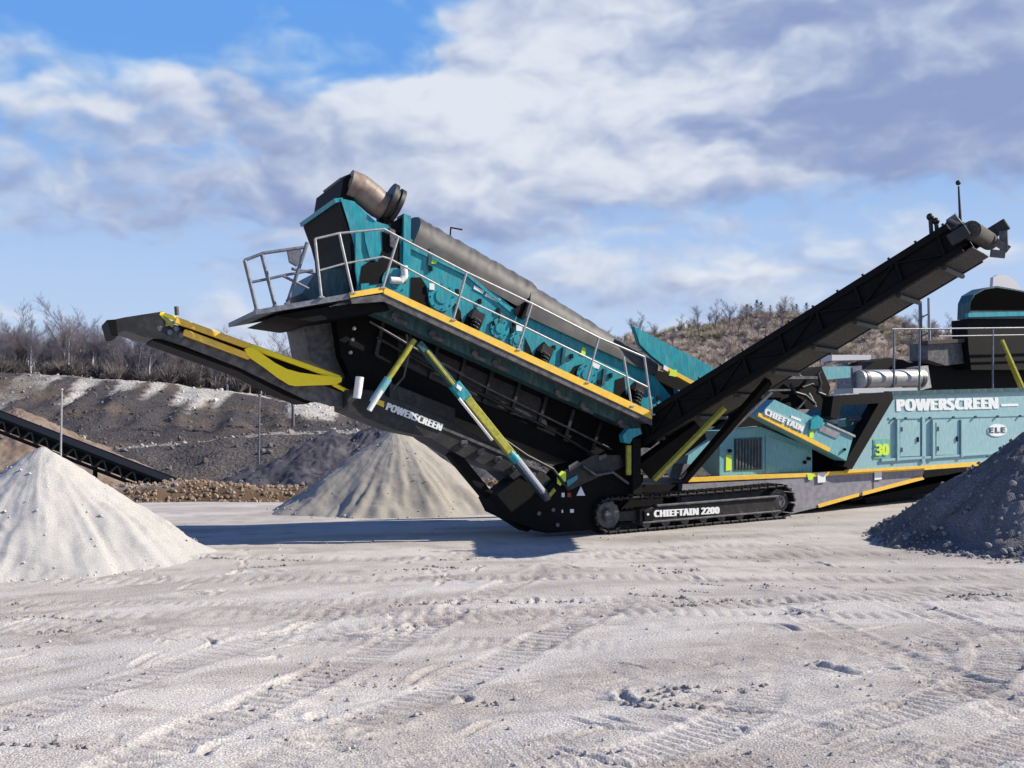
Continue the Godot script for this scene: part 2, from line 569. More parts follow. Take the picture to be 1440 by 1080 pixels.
func sheet(xs: PackedFloat32Array, zs: PackedFloat32Array, height: Callable, tint: Callable) -> ArrayMesh:
	var nx := xs.size()
	var nz := zs.size()
	var v := PackedVector3Array()
	v.resize(nx * nz)
	var c := PackedColorArray()
	c.resize(nx * nz)
	for j in nz:
		for i in nx:
			var y: float = height.call(xs[i], zs[j])
			v[j * nx + i] = Vector3(xs[i], y, zs[j])
			c[j * nx + i] = tint.call(xs[i], y, zs[j])
	var n := PackedVector3Array()
	n.resize(nx * nz)
	for j in nz:
		for i in nx:
			var a := v[j * nx + maxi(i - 1, 0)]
			var b := v[j * nx + mini(i + 1, nx - 1)]
			var e := v[maxi(j - 1, 0) * nx + i]
			var f := v[mini(j + 1, nz - 1) * nx + i]
			var nn := (f - e).cross(b - a).normalized()
			n[j * nx + i] = nn if nn.y > 0.0 else -nn
	var ix := PackedInt32Array()
	ix.resize((nx - 1) * (nz - 1) * 6)
	var k := 0
	var up := zs[1] > zs[0]
	for j in nz - 1:
		for i in nx - 1:
			var p := j * nx + i
			var q := [p, p + 1, p + nx + 1, p, p + nx + 1, p + nx] if up else [p, p + nx + 1, p + 1, p, p + nx, p + nx + 1]
			for m in 6:
				ix[k + m] = q[m]
			k += 6
	var arr := []
	arr.resize(Mesh.ARRAY_MAX)
	arr[Mesh.ARRAY_VERTEX] = v
	arr[Mesh.ARRAY_NORMAL] = n
	arr[Mesh.ARRAY_COLOR] = c
	arr[Mesh.ARRAY_INDEX] = ix
	var m := ArrayMesh.new()
	m.add_surface_from_arrays(Mesh.PRIMITIVE_TRIANGLES, arr)
	return m


func ground_tint(x: float, _y: float, z: float) -> Color:
	var a := low_noise.get_noise_2d(x * 1.6 + 30.0, z * 3.0)
	var b := mid_noise.get_noise_2d(x * 0.5, z * 1.2 + 50.0)
	var c := Color(0.565, 0.54, 0.51)
	c = c.lerp(Color(0.675, 0.65, 0.62), smoothstep(-0.15, 0.35, a))
	c = c.lerp(Color(0.46, 0.415, 0.385), 0.75 * smoothstep(0.05, 0.55, b))
	c = c.lerp(Color(0.38, 0.345, 0.325), 0.6 * smoothstep(0.15, 0.5, fine_noise.get_noise_2d(x * 0.30, z * 0.7 + 7.0)))
	var sweep := mid_noise.get_noise_2d(Vector2(x - 3.2, z + 2.5).length() * 1.5, atan2(z + 2.5, x - 3.2) * 1.4)
	c = c.lerp(Color(0.70, 0.685, 0.665), 0.55 * smoothstep(0.05, 0.35, sweep))
	c = c.lerp(Color(0.43, 0.395, 0.37), 0.5 * smoothstep(-0.1, -0.42, sweep))
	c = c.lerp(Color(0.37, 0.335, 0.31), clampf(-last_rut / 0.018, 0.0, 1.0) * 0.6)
	return c


func lump(sd: int, flat_y := 0.7) -> ArrayMesh:
	var r := RandomNumberGenerator.new()
	r.seed = sd
	var b := MB.new()
	var sp := SphereMesh.new()
	sp.radial_segments = 6
	sp.rings = 3
	sp.radius = 0.5
	sp.height = 1.0
	var a := sp.get_mesh_arrays()
	var pts: PackedVector3Array = a[Mesh.ARRAY_VERTEX]
	var moved := {}
	for p in pts:
		var key := p.snapped(Vector3.ONE * 0.01)
		if not moved.has(key):
			moved[key] = p * r.randf_range(0.7, 1.2) * Vector3(1, flat_y, 1)
	var ix: PackedInt32Array = a[Mesh.ARRAY_INDEX]
	for i in range(0, ix.size(), 3):
		var p0: Vector3 = moved[pts[ix[i]].snapped(Vector3.ONE * 0.01)]
		var p1: Vector3 = moved[pts[ix[i + 1]].snapped(Vector3.ONE * 0.01)]
		var p2: Vector3 = moved[pts[ix[i + 2]].snapped(Vector3.ONE * 0.01)]
		var nn := (p1 - p0).cross(p2 - p0)
		if nn.length() > 0.00001:
			nn = nn.normalized()
			if nn.dot(p0 + p1 + p2) < 0.0:
				nn = -nn
			b.flat(p0, p1, p2, nn)
	return b.mesh()


func scatter(called: String, m: Mesh, mt: Material, spots: Array, parent: Node = self) -> MultiMeshInstance3D:
	var mm := MultiMesh.new()
	mm.transform_format = MultiMesh.TRANSFORM_3D
	mm.use_colors = true
	mm.mesh = m
	mm.instance_count = spots.size()
	for i in spots.size():
		mm.set_instance_transform(i, spots[i][0])
		mm.set_instance_color(i, spots[i][1])
	var o := MultiMeshInstance3D.new()
	o.name = called
	o.multimesh = mm
	o.material_override = mt
	parent.add_child(o, true)
	return o


func spot(p: Vector3, s: float, tilt := 0.5) -> Transform3D:
	return Transform3D(Basis.from_euler(Vector3(rng.randf_range(-tilt, tilt), rng.randf_range(0, TAU), rng.randf_range(-tilt, tilt))).scaled(Vector3.ONE * s * rng.randf_range(0.8, 1.25)), p)


# ------------------------------------------------------------------ heaps
# cones: x, z, peak height, slope
func heap_h(cones: Array, x: float, z: float, sd: float) -> float:
	var best := -1.0
	for k in cones:
		var dx: float = x - k[0]
		var dz: float = z - k[1]
		var r := sqrt(dx * dx + dz * dz + 0.004)
		var th := atan2(dz, dx)
		var rill := mid_noise.get_noise_2d(th * 2.2 + sd, r * 0.35 + sd) * 0.16 + mid_noise.get_noise_2d(th * 7.0 + sd, r * 0.8) * 0.035
		var h: float = k[2] - k[3] * r * (1.0 + rill * clampf(r * 0.8, 0.0, 1.0))
		h += maxf(0.0, 0.22 - h) * 0.2
		best = maxf(best, h)
	return best


func heap(called: String, label: String, cones: Array, reach: float, tints: Array, sd: int, stones: int, stone_size: float, relief := 0.03, stuff_mat := "pile") -> Node3D:
	var cx: float = cones[0][0]
	var cz: float = cones[0][1]
	var foot := base_h(cx, cz)
	var root := thing(called, label, "gravel pile", Transform3D(Basis(), Vector3(cx, foot, cz)))
	var rings := 110
	var sides := 220
	var v := PackedVector3Array()
	var c := PackedColorArray()
	var n := PackedVector3Array()
	var ix := PackedInt32Array()
	for i in rings + 1:
		for j in sides:
			var a := TAU * j / sides
			var r := reach * pow(float(i) / rings, 0.85)
			var x := cx + r * cos(a)
			var z := cz + r * sin(a)
			var h := heap_h(cones, x, z, sd)
			h += (fine_noise.get_noise_3d(x * 1.2, h * 1.5, z * 1.2 + sd) * relief + mid_noise.get_noise_3d(x * 1.5, h, z * 1.5 + sd) * relief * 2.2 + low_noise.get_noise_3d(x * 5.0, h * 3.0, z * 5.0 + sd) * 0.05) * smoothstep(0.0, 0.2, h)
			v.append(Vector3(x - cx, maxf(h, -0.12) + ground_h(x, z) - foot, z - cz))
			var k := 0.5 + 0.3 * mid_noise.get_noise_2d(a * 4.0 + sd, r * 0.6) + 0.35 * mid_noise.get_noise_3d(x, h * 2.0, z) + 0.25 * fine_noise.get_noise_2d(x * 0.7, z * 0.7 + h)
			c.append(tints[0].lerp(tints[1], clampf(k, 0, 1)))
	for i in rings + 1:
		for j in sides:
			var a := v[i * sides + (j + sides - 1) % sides]
			var b := v[i * sides + (j + 1) % sides]
			var e := v[maxi(i - 1, 0) * sides + j]
			var f := v[mini(i + 1, rings) * sides + j]
			var nn := (f - e).cross(b - a)
			nn = Vector3.UP if i == 0 else nn.normalized()
			n.append(nn if nn.y > 0 else -nn)
	for i in rings:
		for j in sides:
			var p := i * sides + j
			var q := i * sides + (j + 1) % sides
			ix.append_array([p, p + sides, q, q, p + sides, q + sides])
	var arr := []
	arr.resize(Mesh.ARRAY_MAX)
	arr[Mesh.ARRAY_VERTEX] = v
	arr[Mesh.ARRAY_NORMAL] = n
	arr[Mesh.ARRAY_COLOR] = c
	arr[Mesh.ARRAY_INDEX] = ix
	var m := ArrayMesh.new()
	m.add_surface_from_arrays(Mesh.PRIMITIVE_TRIANGLES, arr)
	obj("heaped_gravel", m, M[stuff_mat], root)
	var spots := []
	rng.seed = sd
	for k in stones:
		var a := rng.randf() * TAU
		var r: float = minf(reach * 0.97, cones[0][2] / cones[0][3] * 1.08) * (sqrt(rng.randf_range(0.02, 1.0)) if k % 2 else rng.randf_range(0.86, 1.05))
		var x := cx + r * cos(a)
		var z := cz + r * sin(a)
		var y := maxf(heap_h(cones, x, z, sd), 0.0) + ground_h(x, z)
		var s := stone_size * (0.3 + 1.1 * pow(rng.randf(), 3.0)) 
		spots.append([spot(Vector3(x - cx, y - foot + s * 0.1, z - cz), s, 1.0), tints[0].lerp(tints[1], rng.randf()) * rng.randf_range(0.8, 1.1)])
	tag(scatter("loose_stones", lump(4), M.stone, spots, root), "", "", "", "stuff")
	return root


# ------------------------------------------------------------------ trees
func branch(b: MB, p: Vector3, dir: Vector3, length: float, r: float, depth: int, rg: RandomNumberGenerator, twigs: MB) -> void:
	var q := p
	var d := dir
	var steps := 3
	for i in steps:
		var e := q + d * (length / steps)
		var r0 := r * (1.0 - 0.22 * i)
		var r1 := r * (1.0 - 0.22 * (i + 1))
		(twigs if depth > 0 else b).tube(q, e, r0, r1, 4 if depth > 0 else 7, false)
		if depth < 4 and (i > 0 or depth > 0):
			var kids := 3 if depth < 3 else 2
			for k in kids:
				var side := Vector3(rg.randf_range(-1, 1), rg.randf_range(-0.1, 0.8), rg.randf_range(-1, 1)).normalized()
				var nd := (d * 0.75 + side * 0.85 + Vector3.UP * 0.12).normalized()
				if depth < 3 or rg.randf() < 0.8:
					branch(b, q.lerp(e, rg.randf()), nd, length * rg.randf_range(0.38, 0.62), maxf(r1 * 0.55, 0.008), depth + 1, rg, twigs)
		q = e
		d = (d + Vector3(rg.randf_range(-0.16, 0.16), 0.04, rg.randf_range(-0.16, 0.16))).normalized()


var tree_kit := []
var fir_kit := []


func make_tree_kit() -> void:
	for k in 5:
		var rg := RandomNumberGenerator.new()
		rg.seed = 100 + k
		var b := MB.new()
		var t := MB.new()
		branch(b, Vector3(0, -0.2, 0), Vector3(rg.randf_range(-0.06, 0.06), 1, rg.randf_range(-0.06, 0.06)).normalized(), 5.6, 0.17, 0, rg, t)
		tree_kit.append([b.mesh(), t.mesh()])
	for k in 2:
		var rg := RandomNumberGenerator.new()
		rg.seed = 300 + k
		var b := MB.new()
		b.tube(Vector3(0, -0.2, 0), Vector3(0, 5.0, 0), 0.12, 0.02, 6, false)
		var t := MB.new()
		for i in 1800:
			var y := rg.randf_range(0.5, 5.2)
			var rr := (5.6 - y) * 0.62 * sqrt(rg.randf()) * (0.75 + 0.35 * sin(y * 5.0 + k))
			var a := rg.randf() * TAU
			var p := Vector3(cos(a) * rr, y, sin(a) * rr)
			var d := Vector3(cos(a), rg.randf_range(-0.5, 0.3), sin(a)).normalized()
			var s := d.cross(Vector3.UP).normalized()
			var nn := d.cross(s).normalized()
			t.flat(p - s * 0.07, p + s * 0.07, p + d * 0.34, nn if nn.y > 0 else -nn)
		fir_kit.append([b.mesh(), t.mesh()])


func tree(called: String, label: String, group: String, at_: Vector3, h: float, kit: Array, bark: Material, twig: Material) -> void:
	var root := thing(called, label, "tree", Transform3D(Basis(Vector3.UP, rng.randf() * TAU).scaled(Vector3(h * rng.randf_range(0.85, 1.15), h, h * rng.randf_range(0.85, 1.15))), at_), group)
	obj("trunk", kit[0], bark, root)
	obj("crown", kit[1], twig, root)


# ------------------------------------------------------------------ far ground
func curve(pts: Array, x: float) -> float:
	if x <= pts[0][0]:
		return pts[0][1]
	for i in pts.size() - 1:
		if x <= pts[i + 1][0]:
			var k: float = (x - pts[i][0]) / (pts[i + 1][0] - pts[i][0])
			return lerpf(pts[i][1], pts[i + 1][1], k * k * (3.0 - 2.0 * k))
	return pts[-1][1]


var CREST := [[-120, 6.0], [-36, 5.35], [-26, 4.75], [-21.5, 4.15], [-15, 3.25], [-8, 2.2], [2, 1.6], [14, 0.6], [24, -1.0]]
var BENCH := [[-120, 0.3], [-20, 0.37], [-15.7, 0.68], [-10, 1.25], [-4, 1.4], [6, 1.0], [16, -0.9]]


func bank_h(x: float, z: float) -> float:
	var d := -z
	var bench := curve(BENCH, x)
	var crest := curve(CREST, x)
	var gully := absf(mid_noise.get_noise_2d(x * 0.16 + d * 0.03, d * 0.02)) * 1.3 + low_noise.get_noise_2d(x * 0.7, d * 0.5) * 0.35 + absf(mid_noise.get_noise_2d(x * 0.55 + d * 0.12 + 5.0, d * 0.07)) * 0.7
	var h := -1.2
	if d < 47.0:
		h = lerpf(-1.2, bench, smoothstep(37.0, 47.0, d)) + gully * 0.25 * smoothstep(37.0, 42.0, d) * (1.0 - smoothstep(44.0, 47.0, d))
	elif d < 53.0:
		h = bench
	else:
		var k := clampf((d - 53.0) / 22.0, 0.0, 1.0)
		h = lerpf(bench, crest, k) + (gully - 0.4) * 0.7 * sin(PI * k)
		h += maxf(0.0, d - 75.0) * 0.004
	h += mid_noise.get_noise_2d(x * 0.6, d * 0.6) * 0.16 + absf(fine_noise.get_noise_2d(x * 0.3, d * 0.3)) * 0.18
	return h


func bank_tint(x: float, _y: float, z: float) -> Color:
	var d := -z
	var c := Color(0.095, 0.088, 0.092)
	c = c.lerp(Color(0.135, 0.112, 0.098), smoothstep(-0.1, 0.4, low_noise.get_noise_2d(x * 0.9, z * 0.9)))
	if d < 47.0:
		c = c.lerp(Color(0.14, 0.13, 0.125), 0.6)
	var pale := Color(0.50, 0.485, 0.45)
	if d > 46.0 and d < 54.0:
		c = c.lerp(pale, 0.65 * smoothstep(-0.35, 0.1, mid_noise.get_noise_2d(x * 0.25, d * 0.4)) * smoothstep(-26.0, -20.0, x))
	var reach := 75.0 - 13.0 * clampf(mid_noise.get_noise_2d(x * 0.30 + d * 0.05 + 20.0, 3.0) * 2.6 + 0.42, 0.0, 1.0)
	if d > reach and d < 79.0:
		c = c.lerp(pale * 1.15, 0.95 * smoothstep(-38.0, -27.0, x + low_noise.get_noise_2d(x * 2.0, d) * 6.0) * smoothstep(reach, reach + 3.0, d))
	if d > 79.0:
		c = c.lerp(Color(0.24, 0.20, 0.17), 0.8)
	c *= 1.0 + 0.25 * fine_noise.get_noise_2d(x * 0.3, z * 0.3)
	return c


var RIDGE := [[-60, 5.0], [-30, 6.0], [-8, 9.0], [12, 13.6], [20, 14.4], [28, 15.8], [35, 16.6], [42, 17.4], [50, 17.6], [57, 15.4], [64, 13.4], [75, 12.4], [140, 11.0]]


func hill_h(x: float, z: float) -> float:
	var d := -z
	var top := curve(RIDGE, x * 150.0 / maxf(d, 60.0))
	var k := clampf((d - 70.0) / 80.0, 0.0, 1.0)
	var h := lerpf(-1.2, top, pow(k, 0.9))
	h -= maxf(0.0, d - 152.0) * 0.22
	h += low_noise.get_noise_2d(x * 0.25, d * 0.25) * 2.0 * sin(PI * k) + mid_noise.get_noise_2d(x * 0.12, d * 0.12) * 0.8 * k
	return h


func hill_tint(x: float, _y: float, z: float) -> Color:
	var c := Color(0.255, 0.21, 0.185).lerp(Color(0.35, 0.305, 0.275), 0.5 + 0.5 * low_noise.get_noise_2d(x * 0.6, z * 0.4))
	c = c.lerp(Color(0.16, 0.155, 0.11), smoothstep(0.05, 0.4, low_noise.get_noise_2d(x * 0.5 + 90.0, z * 0.5)) * 0.7)
	c = c.lerp(Color(0.40, 0.36, 0.33), 0.7 * smoothstep(0.30, 0.45, mid_noise.get_noise_2d(x * 0.10, z * 0.05 + 33.0)))
	return c * (1.0 + 0.3 * mid_noise.get_noise_2d(x * 0.5, z * 0.5))


# ------------------------------------------------------------------ the screening plant
func crawler(parent: Node, z: float, lettered: bool) -> void:
	var r := 0.235
	var x0 := 0.10
	var x1 := 3.26
	var cy := 0.285
	var w := 0.42
	var frame := MB.new()
	var s := at(902, 712, 0.0)
	var e := at(1098, 701, 0.0)
	var top := (s.y + e.y) * 0.5
	var bot := 0.125
	frame.box(Transform3D(Basis(), Vector3((s.x + e.x) * 0.5, (top + bot) * 0.5, z - 0.13)), Vector3(e.x - s.x, top - bot, 0.2), 0.02)
	frame.box(Transform3D(Basis(), Vector3((s.x + e.x) * 0.5, (top + bot) * 0.5, z - 0.21)), Vector3(x1 - x0 + 0.1, 0.16, 0.16), 0.01)
	var o := obj("track_frame", frame, M.black, parent)
	var lip := MB.new()
	lip.box(Transform3D(Basis(), Vector3((s.x + e.x) * 0.5 + 0.12, top + 0.012, z - 0.06)), Vector3(e.x - s.x - 0.3, 0.035, 0.14), 0.01)
	obj("top_ledge", lip, M.steel, o)
	lip = MB.new()
	lip.box(Transform3D(Basis(), Vector3((s.x + e.x) * 0.5, bot + 0.012, z - 0.012)), Vector3(e.x - s.x - 0.02, 0.03, 0.05), 0.008)
	obj("bottom_ledge", lip, M.steel, o)
	var block := MB.new()
	block.box(Transform3D(Basis(), Vector3(s.x + 0.12, (top + bot) * 0.5 - 0.01, z - 0.012)), Vector3(0.17, top - bot - 0.08, 0.05), 0.01)
	obj("grease_cover", block, M.near_black, o)
	if lettered:
		var a := at(921, 722.5, 0.0)
		var b := at(1012, 717.5, 0.0)
		words("lettering", "CHIEFTAIN 2200", M.letter, o, Vector3(a.x, a.y, z - 0.02), Vector3(b.x, b.y, z - 0.02), 0.105)
		var dot := MB.new()
		dot.tube(Vector3(s.x + 0.1, 0.26, z + 0.0), Vector3(s.x + 0.1, 0.26, z + 0.02), 0.02)
		obj("grease_nipple", dot, M.sticker_white, o)
	for k in 8:
		var m := MB.new()
		var x := lerpf(s.x + 0.1, e.x - 0.1, k / 7.0)
		m.tube(Vector3(x, 0.125, z - 0.03), Vector3(x, 0.125, z - 0.34), 0.075, -1, 14)
		m.tube(Vector3(x, 0.125, z - 0.01), Vector3(x, 0.125, z - 0.35), 0.03, -1, 10)
		obj("bottom_roller", m, M.steel, o)
	for wheel in [[x0, "drive_sprocket"], [x1, "idler_wheel"]]:
		var m := MB.new()
		m.tube(Vector3(wheel[0], cy, z - 0.1), Vector3(wheel[0], cy, z - 0.3), r * 0.82, -1, 28)
		m.tube(Vector3(wheel[0], cy, z - 0.05), Vector3(wheel[0], cy, z - 0.34), r * 0.42, -1, 20)
		for k in 8:
			var a := TAU * k / 8.0
			m.tube(Vector3(wheel[0] + cos(a) * r * 0.3, cy + sin(a) * r * 0.3, z - 0.035), Vector3(wheel[0] + cos(a) * r * 0.3, cy + sin(a) * r * 0.3, z - 0.06), 0.016, -1, 6)
		if wheel[1] == "drive_sprocket":
			for k in 13:
				var a := TAU * k / 13.0
				var d := Vector3(cos(a), sin(a), 0)
				m.bar(Vector3(wheel[0], cy, z - 0.2) + d * r * 0.8, Vector3(wheel[0], cy, z - 0.2) + d * r * 1.0, 0.06, 0.05)
		obj(wheel[1], m, M.steel, o)
	var shoe := MB.new()
	shoe.box(Transform3D(Basis(), Vector3(0, 0.012, 0)), Vector3(0.158, 0.03, w), 0.008)
	for g in [-0.05, 0.05]:
		shoe.box(Transform3D(Basis(), Vector3(g, 0.036, 0)), Vector3(0.018, 0.024, w), 0.004)
	shoe.box(Transform3D(Basis(), Vector3(0, -0.02, 0)), Vector3(0.09, 0.04, 0.12), 0.006)
	var sm := shoe.mesh()
	var straight := x1 - x0
	var total := straight * 2.0 + TAU * r
	var count := 46
	for k in count:
		var t := total * (k + 0.5) / count
		var p := Vector3.ZERO
		var up := 0.0
		if t < straight:
			p = Vector3(x0 + t, cy + r, 0)
			up = PI / 2
			p.y -= 0.02 * sin(PI * t / straight)
		elif t < straight + PI * r:
			up = PI / 2 - (t - straight) / r
			p = Vector3(x1 + cos(up) * r, cy + sin(up) * r, 0)
		elif t < straight * 2 + PI * r:
			p = Vector3(x1 - (t - straight - PI * r), cy - r, 0)
			up = -PI / 2
		else:
			up = -PI / 2 - (t - straight * 2 - PI * r) / r
			p = Vector3(x0 + cos(up) * r, cy + sin(up) * r, 0)
		var so := obj("track_shoe", sm, M.black, o)
		so.transform = Transform3D(Basis(Vector3.BACK, up - PI / 2), Vector3(p.x, p.y, z - 0.21))


func handrail(parent: Node, mt: Material, top: Array, mid: Array, posts: Array, r := 0.016) -> void:
	var o := pipe("handrail", mt, parent, top, r)
	if mid.size() > 1:
		pipe("middle_rail", mt, o, mid, r * 0.85)
	for p in posts:
		var m := MB.new()
		m.tube(p[0], p[1], r * 1.15, -1, 8)
		m.box(Transform3D(Basis(), p[0]), Vector3(0.07, 0.025, 0.07), 0.005)
		obj("rail_post", m, mt, o)


func pts(px: Array, z: float) -> Array:
	var a := []
	for i in range(0, px.size(), 2):
		a.append(at(px[i], px[i + 1], z))
	return a


func spring_mount(parent: Node, u: float, v: float, z: float, lean: float) -> void:
	var c := at(u, v, z)
	var x := Vector3(cos(lean), sin(lean), 0)
	var y := Vector3(-sin(lean), cos(lean), 0)
	var back := MB.new()
	var poly := PackedVector2Array()
	for k in [[-0.13, -0.24], [0.12, -0.24], [0.14, 0.02], [0.03, 0.17], [-0.05, 0.20], [-0.11, 0.08]]:
		var q: Vector3 = c + x * k[0] + y * k[1]
		poly.append(Vector2(q.x, q.y))
	back.prism(poly, z + 0.02, z - 0.02)
	var o := obj("spring_bracket", back, M.near_black, parent)
	var coil := MB.new()
	var last := Vector3.ZERO
	for k in 41:
		var a := TAU * k / 8.0
		var p := c + y * (-0.20 + 0.26 * k / 40.0) + x * (0.02 + 0.055 * cos(a)) + Vector3(0, 0, 0.085 + 0.055 * sin(a))
		if k > 0:
			coil.tube(last, p, 0.013, -1, 5, false)
		last = p
	obj("coil_spring", coil, M.steel, o)
	var cap := MB.new()
	cap.bar(c + x * -0.08 + y * 0.08 + Vector3(0, 0, 0.08), c + x * 0.11 + y * 0.08 + Vector3(0, 0, 0.08), 0.14, 0.03)
	cap.bar(c + x * -0.09 + y * -0.215 + Vector3(0, 0, 0.08), c + x * 0.12 + y * -0.215 + Vector3(0, 0, 0.08), 0.16, 0.03)
	cap.bar(c + x * 0.10 + y * -0.2 + Vector3(0, 0, 0.03), c + x * 0.02 + y * 0.14 + Vector3(0, 0, 0.03), 0.04, 0.03)
	obj("spring_seat", cap, M.black, o)


func curved_cover(called: String, parent: Node, a: Vector3, b: Vector3, h0: float, h1: float, z0: float, z1: float, sd: float) -> MeshInstance3D:
	var m := MB.new()
	var nx := 60
	var na := 26
	var x := (b - a).normalized()
	var up := Vector3.BACK.cross(x).normalized()
	var g := []
	for i in nx + 1:
		var row := []
		var k := float(i) / nx
		var h := lerpf(h0, h1, k)
		for j in na + 1:
			var t := PI * j / na
			var sag := mid_noise.get_noise_2d(i * 0.35 + sd, j * 0.5) * 0.018 + 0.006 * sin(k * 40.0) * sin(t) + 0.02 * low_noise.get_noise_2d(i * 2.0 + sd * 3.0, j * 1.0)
			var rr := pow(maxf(sin(t), 0.0), 0.62)
			row.append(a + x * (a.distance_to(b) * k) + up * (h * rr + sag * rr) + Vector3(0, 0, lerpf(z0, z1, 0.5 - 0.5 * signf(cos(t)) * pow(absf(cos(t)), 0.85)) - a.z))
		g.append(row)
	for i in nx:
		for j in na:
			var nn := func(p: int, q: int) -> Vector3:
				var d1: Vector3 = g[mini(p + 1, nx)][q] - g[maxi(p - 1, 0)][q]
				var d2: Vector3 = g[p][mini(q + 1, na)] - g[p][maxi(q - 1, 0)]
				return d2.cross(d1).normalized() * -1.0
			var n0: Vector3 = nn.call(i, j)
			var s := 1.0 if n0.dot(up + Vector3(0, 0, 0.8 if j < na / 2 else -0.8)) > 0 else -1.0
			m.tri(g[i][j], g[i + 1][j], g[i + 1][j + 1], n0 * s, nn.call(i + 1, j) * s, nn.call(i + 1, j + 1) * s)
			m.tri(g[i][j], g[i + 1][j + 1], g[i][j + 1], n0 * s, nn.call(i + 1, j + 1) * s, nn.call(i, j + 1) * s)
	for i in [0, nx]:
		for j in na:
			m.flat((g[i][0] + g[i][na]) * 0.5, g[i][j], g[i][j + 1], x * (-1.0 if i == 0 else 1.0))
	return obj(called, m, M.cover, parent)


func screening_plant() -> void:
	var pl := thing("screening_plant", "large teal tracked screening machine with tilted screen box and long raised conveyors", "screening machine", plant_frame)
	# --- crawler tracks and chassis
	crawler(pl, 0.0, true)
	crawler(pl, -2.3, false)
	var ch := plate("chassis_rail", M.chassis, pl, [960, 681, 1155, 669.5, 1300, 660, 1297, 671, 1152, 713, 1115, 722, 955, 735], -0.43, 0.12)
	plate("edge_stripe", M.yellow, ch, [968, 672, 1150, 664.5, 1300, 655.5, 1300, 660.5, 1150, 670, 968, 678], -0.415, 0.12)
	plate("edge_stripe", M.yellow, ch, [1150, 709.5, 1208, 693.5, 1208, 698, 1152, 714], -0.415, 0.12)
	plate("edge_stripe", M.yellow, ch, [1213, 692, 1297, 669.5, 1300, 674, 1213, 697], -0.415, 0.12)
	plate("weld_seam", M.steel, ch, [1227.5, 661, 1229, 661, 1229, 690, 1227.5, 690], -0.425, 0.02)
	plate("notice", M.sticker_white, ch, [1150, 665, 1161, 664, 1161, 678, 1150, 679], -0.405, 0.01)
	plate("notice", M.sticker_white, ch, [1230, 663, 1240, 662, 1240, 674, 1230, 675], -0.405, 0.01)
	plate("warning_sticker", M.sticker_green, ch, [1135, 667, 1146, 666, 1142, 675, 1137, 675], -0.405, 0.01)
	plate("far_chassis_rail", M.chassis, pl, [960, 681, 1155, 669.5, 1300, 660, 1297, 671, 1152, 713, 1115, 722, 955, 735], -2.1, 0.12)
	var belly := MB.new()
	belly.prism(outline([850, 684, 1150, 672, 1290, 664, 1150, 700, 850, 722], -0.5), -0.55, -2.2)
	obj("chassis_belly", belly, M.near_black, pl)
	plate("rear_foot", M.near_black, pl, [1198, 692, 1212, 690, 1214, 702, 1196, 705], -0.5, 0.3)
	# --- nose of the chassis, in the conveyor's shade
	var nose := plate("chassis_nose", M.near_black, pl, [690, 702, 735, 668, 765, 690, 800, 655, 850, 645, 905, 668, 902, 703, 850, 700, 838, 745, 770, 750, 728, 735, 700, 722], -0.12, 0.45)
	plate("label_plate", M.sticker_white, nose, [817, 684, 823, 697, 811, 697], -0.105, 0.02)
	plate("label_plate", M.sticker_white, nose, [790, 693, 794, 693, 794, 699, 790, 699], -0.105, 0.02)
	plate("label_plate", M.red, nose, [798, 693, 803, 693, 803, 699, 798, 699], -0.105, 0.02)
	plate("label_plate", M.sticker_white, nose, [802, 716, 807, 716, 807, 721, 802, 721], -0.105, 0.02)
	plate("label_plate", M.sticker_white, nose, [790, 717, 792, 717, 792, 721, 790, 721], -0.105, 0.02)
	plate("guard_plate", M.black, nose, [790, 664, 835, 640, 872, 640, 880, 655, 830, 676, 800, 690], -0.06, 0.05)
	plate("guard_plate", M.steel, nose, [800, 655, 812, 648, 818, 652, 800, 664], -0.05, 0.02)
	plate("guard_plate", M.steel, nose, [842, 642, 852, 638, 853, 643, 842, 648], -0.05, 0.02)
	plate("sticker", M.sticker_green, nose, [784, 668, 790, 662, 796, 664, 796, 676, 788, 683, 784, 680], -0.04, 0.02)
	plate("sticker", M.teal, nose, [797, 676, 812, 668, 812, 674, 798, 685], -0.04, 0.02)
	plate("sticker", M.olive, nose, [770, 697, 779, 686, 782, 690, 773, 701], -0.03, 0.02)
	for k in [[777, 717], [783, 738], [757, 722]]:
		var m := MB.new()
		var c := at(k[0], k[1], -0.12)
		m.tube(c, c + Vector3(0, 0, 0.03), 0.03)
		obj("bolt", m, M.steel, nose)
	# --- engine housing behind the track
	var eng := plate("engine_housing", M.teal_dusty, pl, [1012, 606, 1070, 600, 1142, 630, 1142, 668, 1012, 675], -0.55, 1.5)
	var gr := plate("air_grille", M.teal_dark, eng, [1033, 617, 1072, 615, 1072, 660, 1033, 662], -0.535, 0.03)
	for k in 9:
		var u := 1035.5 + k * 4.3
		plate("louvre", M.steel, gr, [u, 619, u + 1.9, 619, u + 1.9, 659, u, 659], -0.52, 0.02)
	plate("door_panel", M.teal_dusty, eng, [1077, 613, 1133, 631, 1133, 662, 1077, 666], -0.535, 0.03)
	plate("label_strip", M.sticker_green, eng, [1021, 640, 1029, 640, 1029, 661, 1021, 662], -0.535, 0.02)
	plate("label_strip", M.sticker_green, eng, [1012, 605, 1019, 604, 1019, 617, 1012, 618], -0.535, 0.02)
	for k in [[1130, 650], [1136, 645], [1025, 634]]:
		var m := MB.new()
		var c := at(k[0], k[1], -0.55)
		m.tube(c, c + Vector3(0, 0, 0.05), 0.03)
		obj("door_latch", m, M.near_black, eng)
	plate("side_panel", M.teal_dusty, pl, [968, 640, 1000, 618, 990, 640, 985, 655, 965, 660], -0.6, 0.3)
	plate("hose_box", M.steel, pl, [962, 652, 985, 655, 1000, 668, 955, 674], -0.5, 0.3)
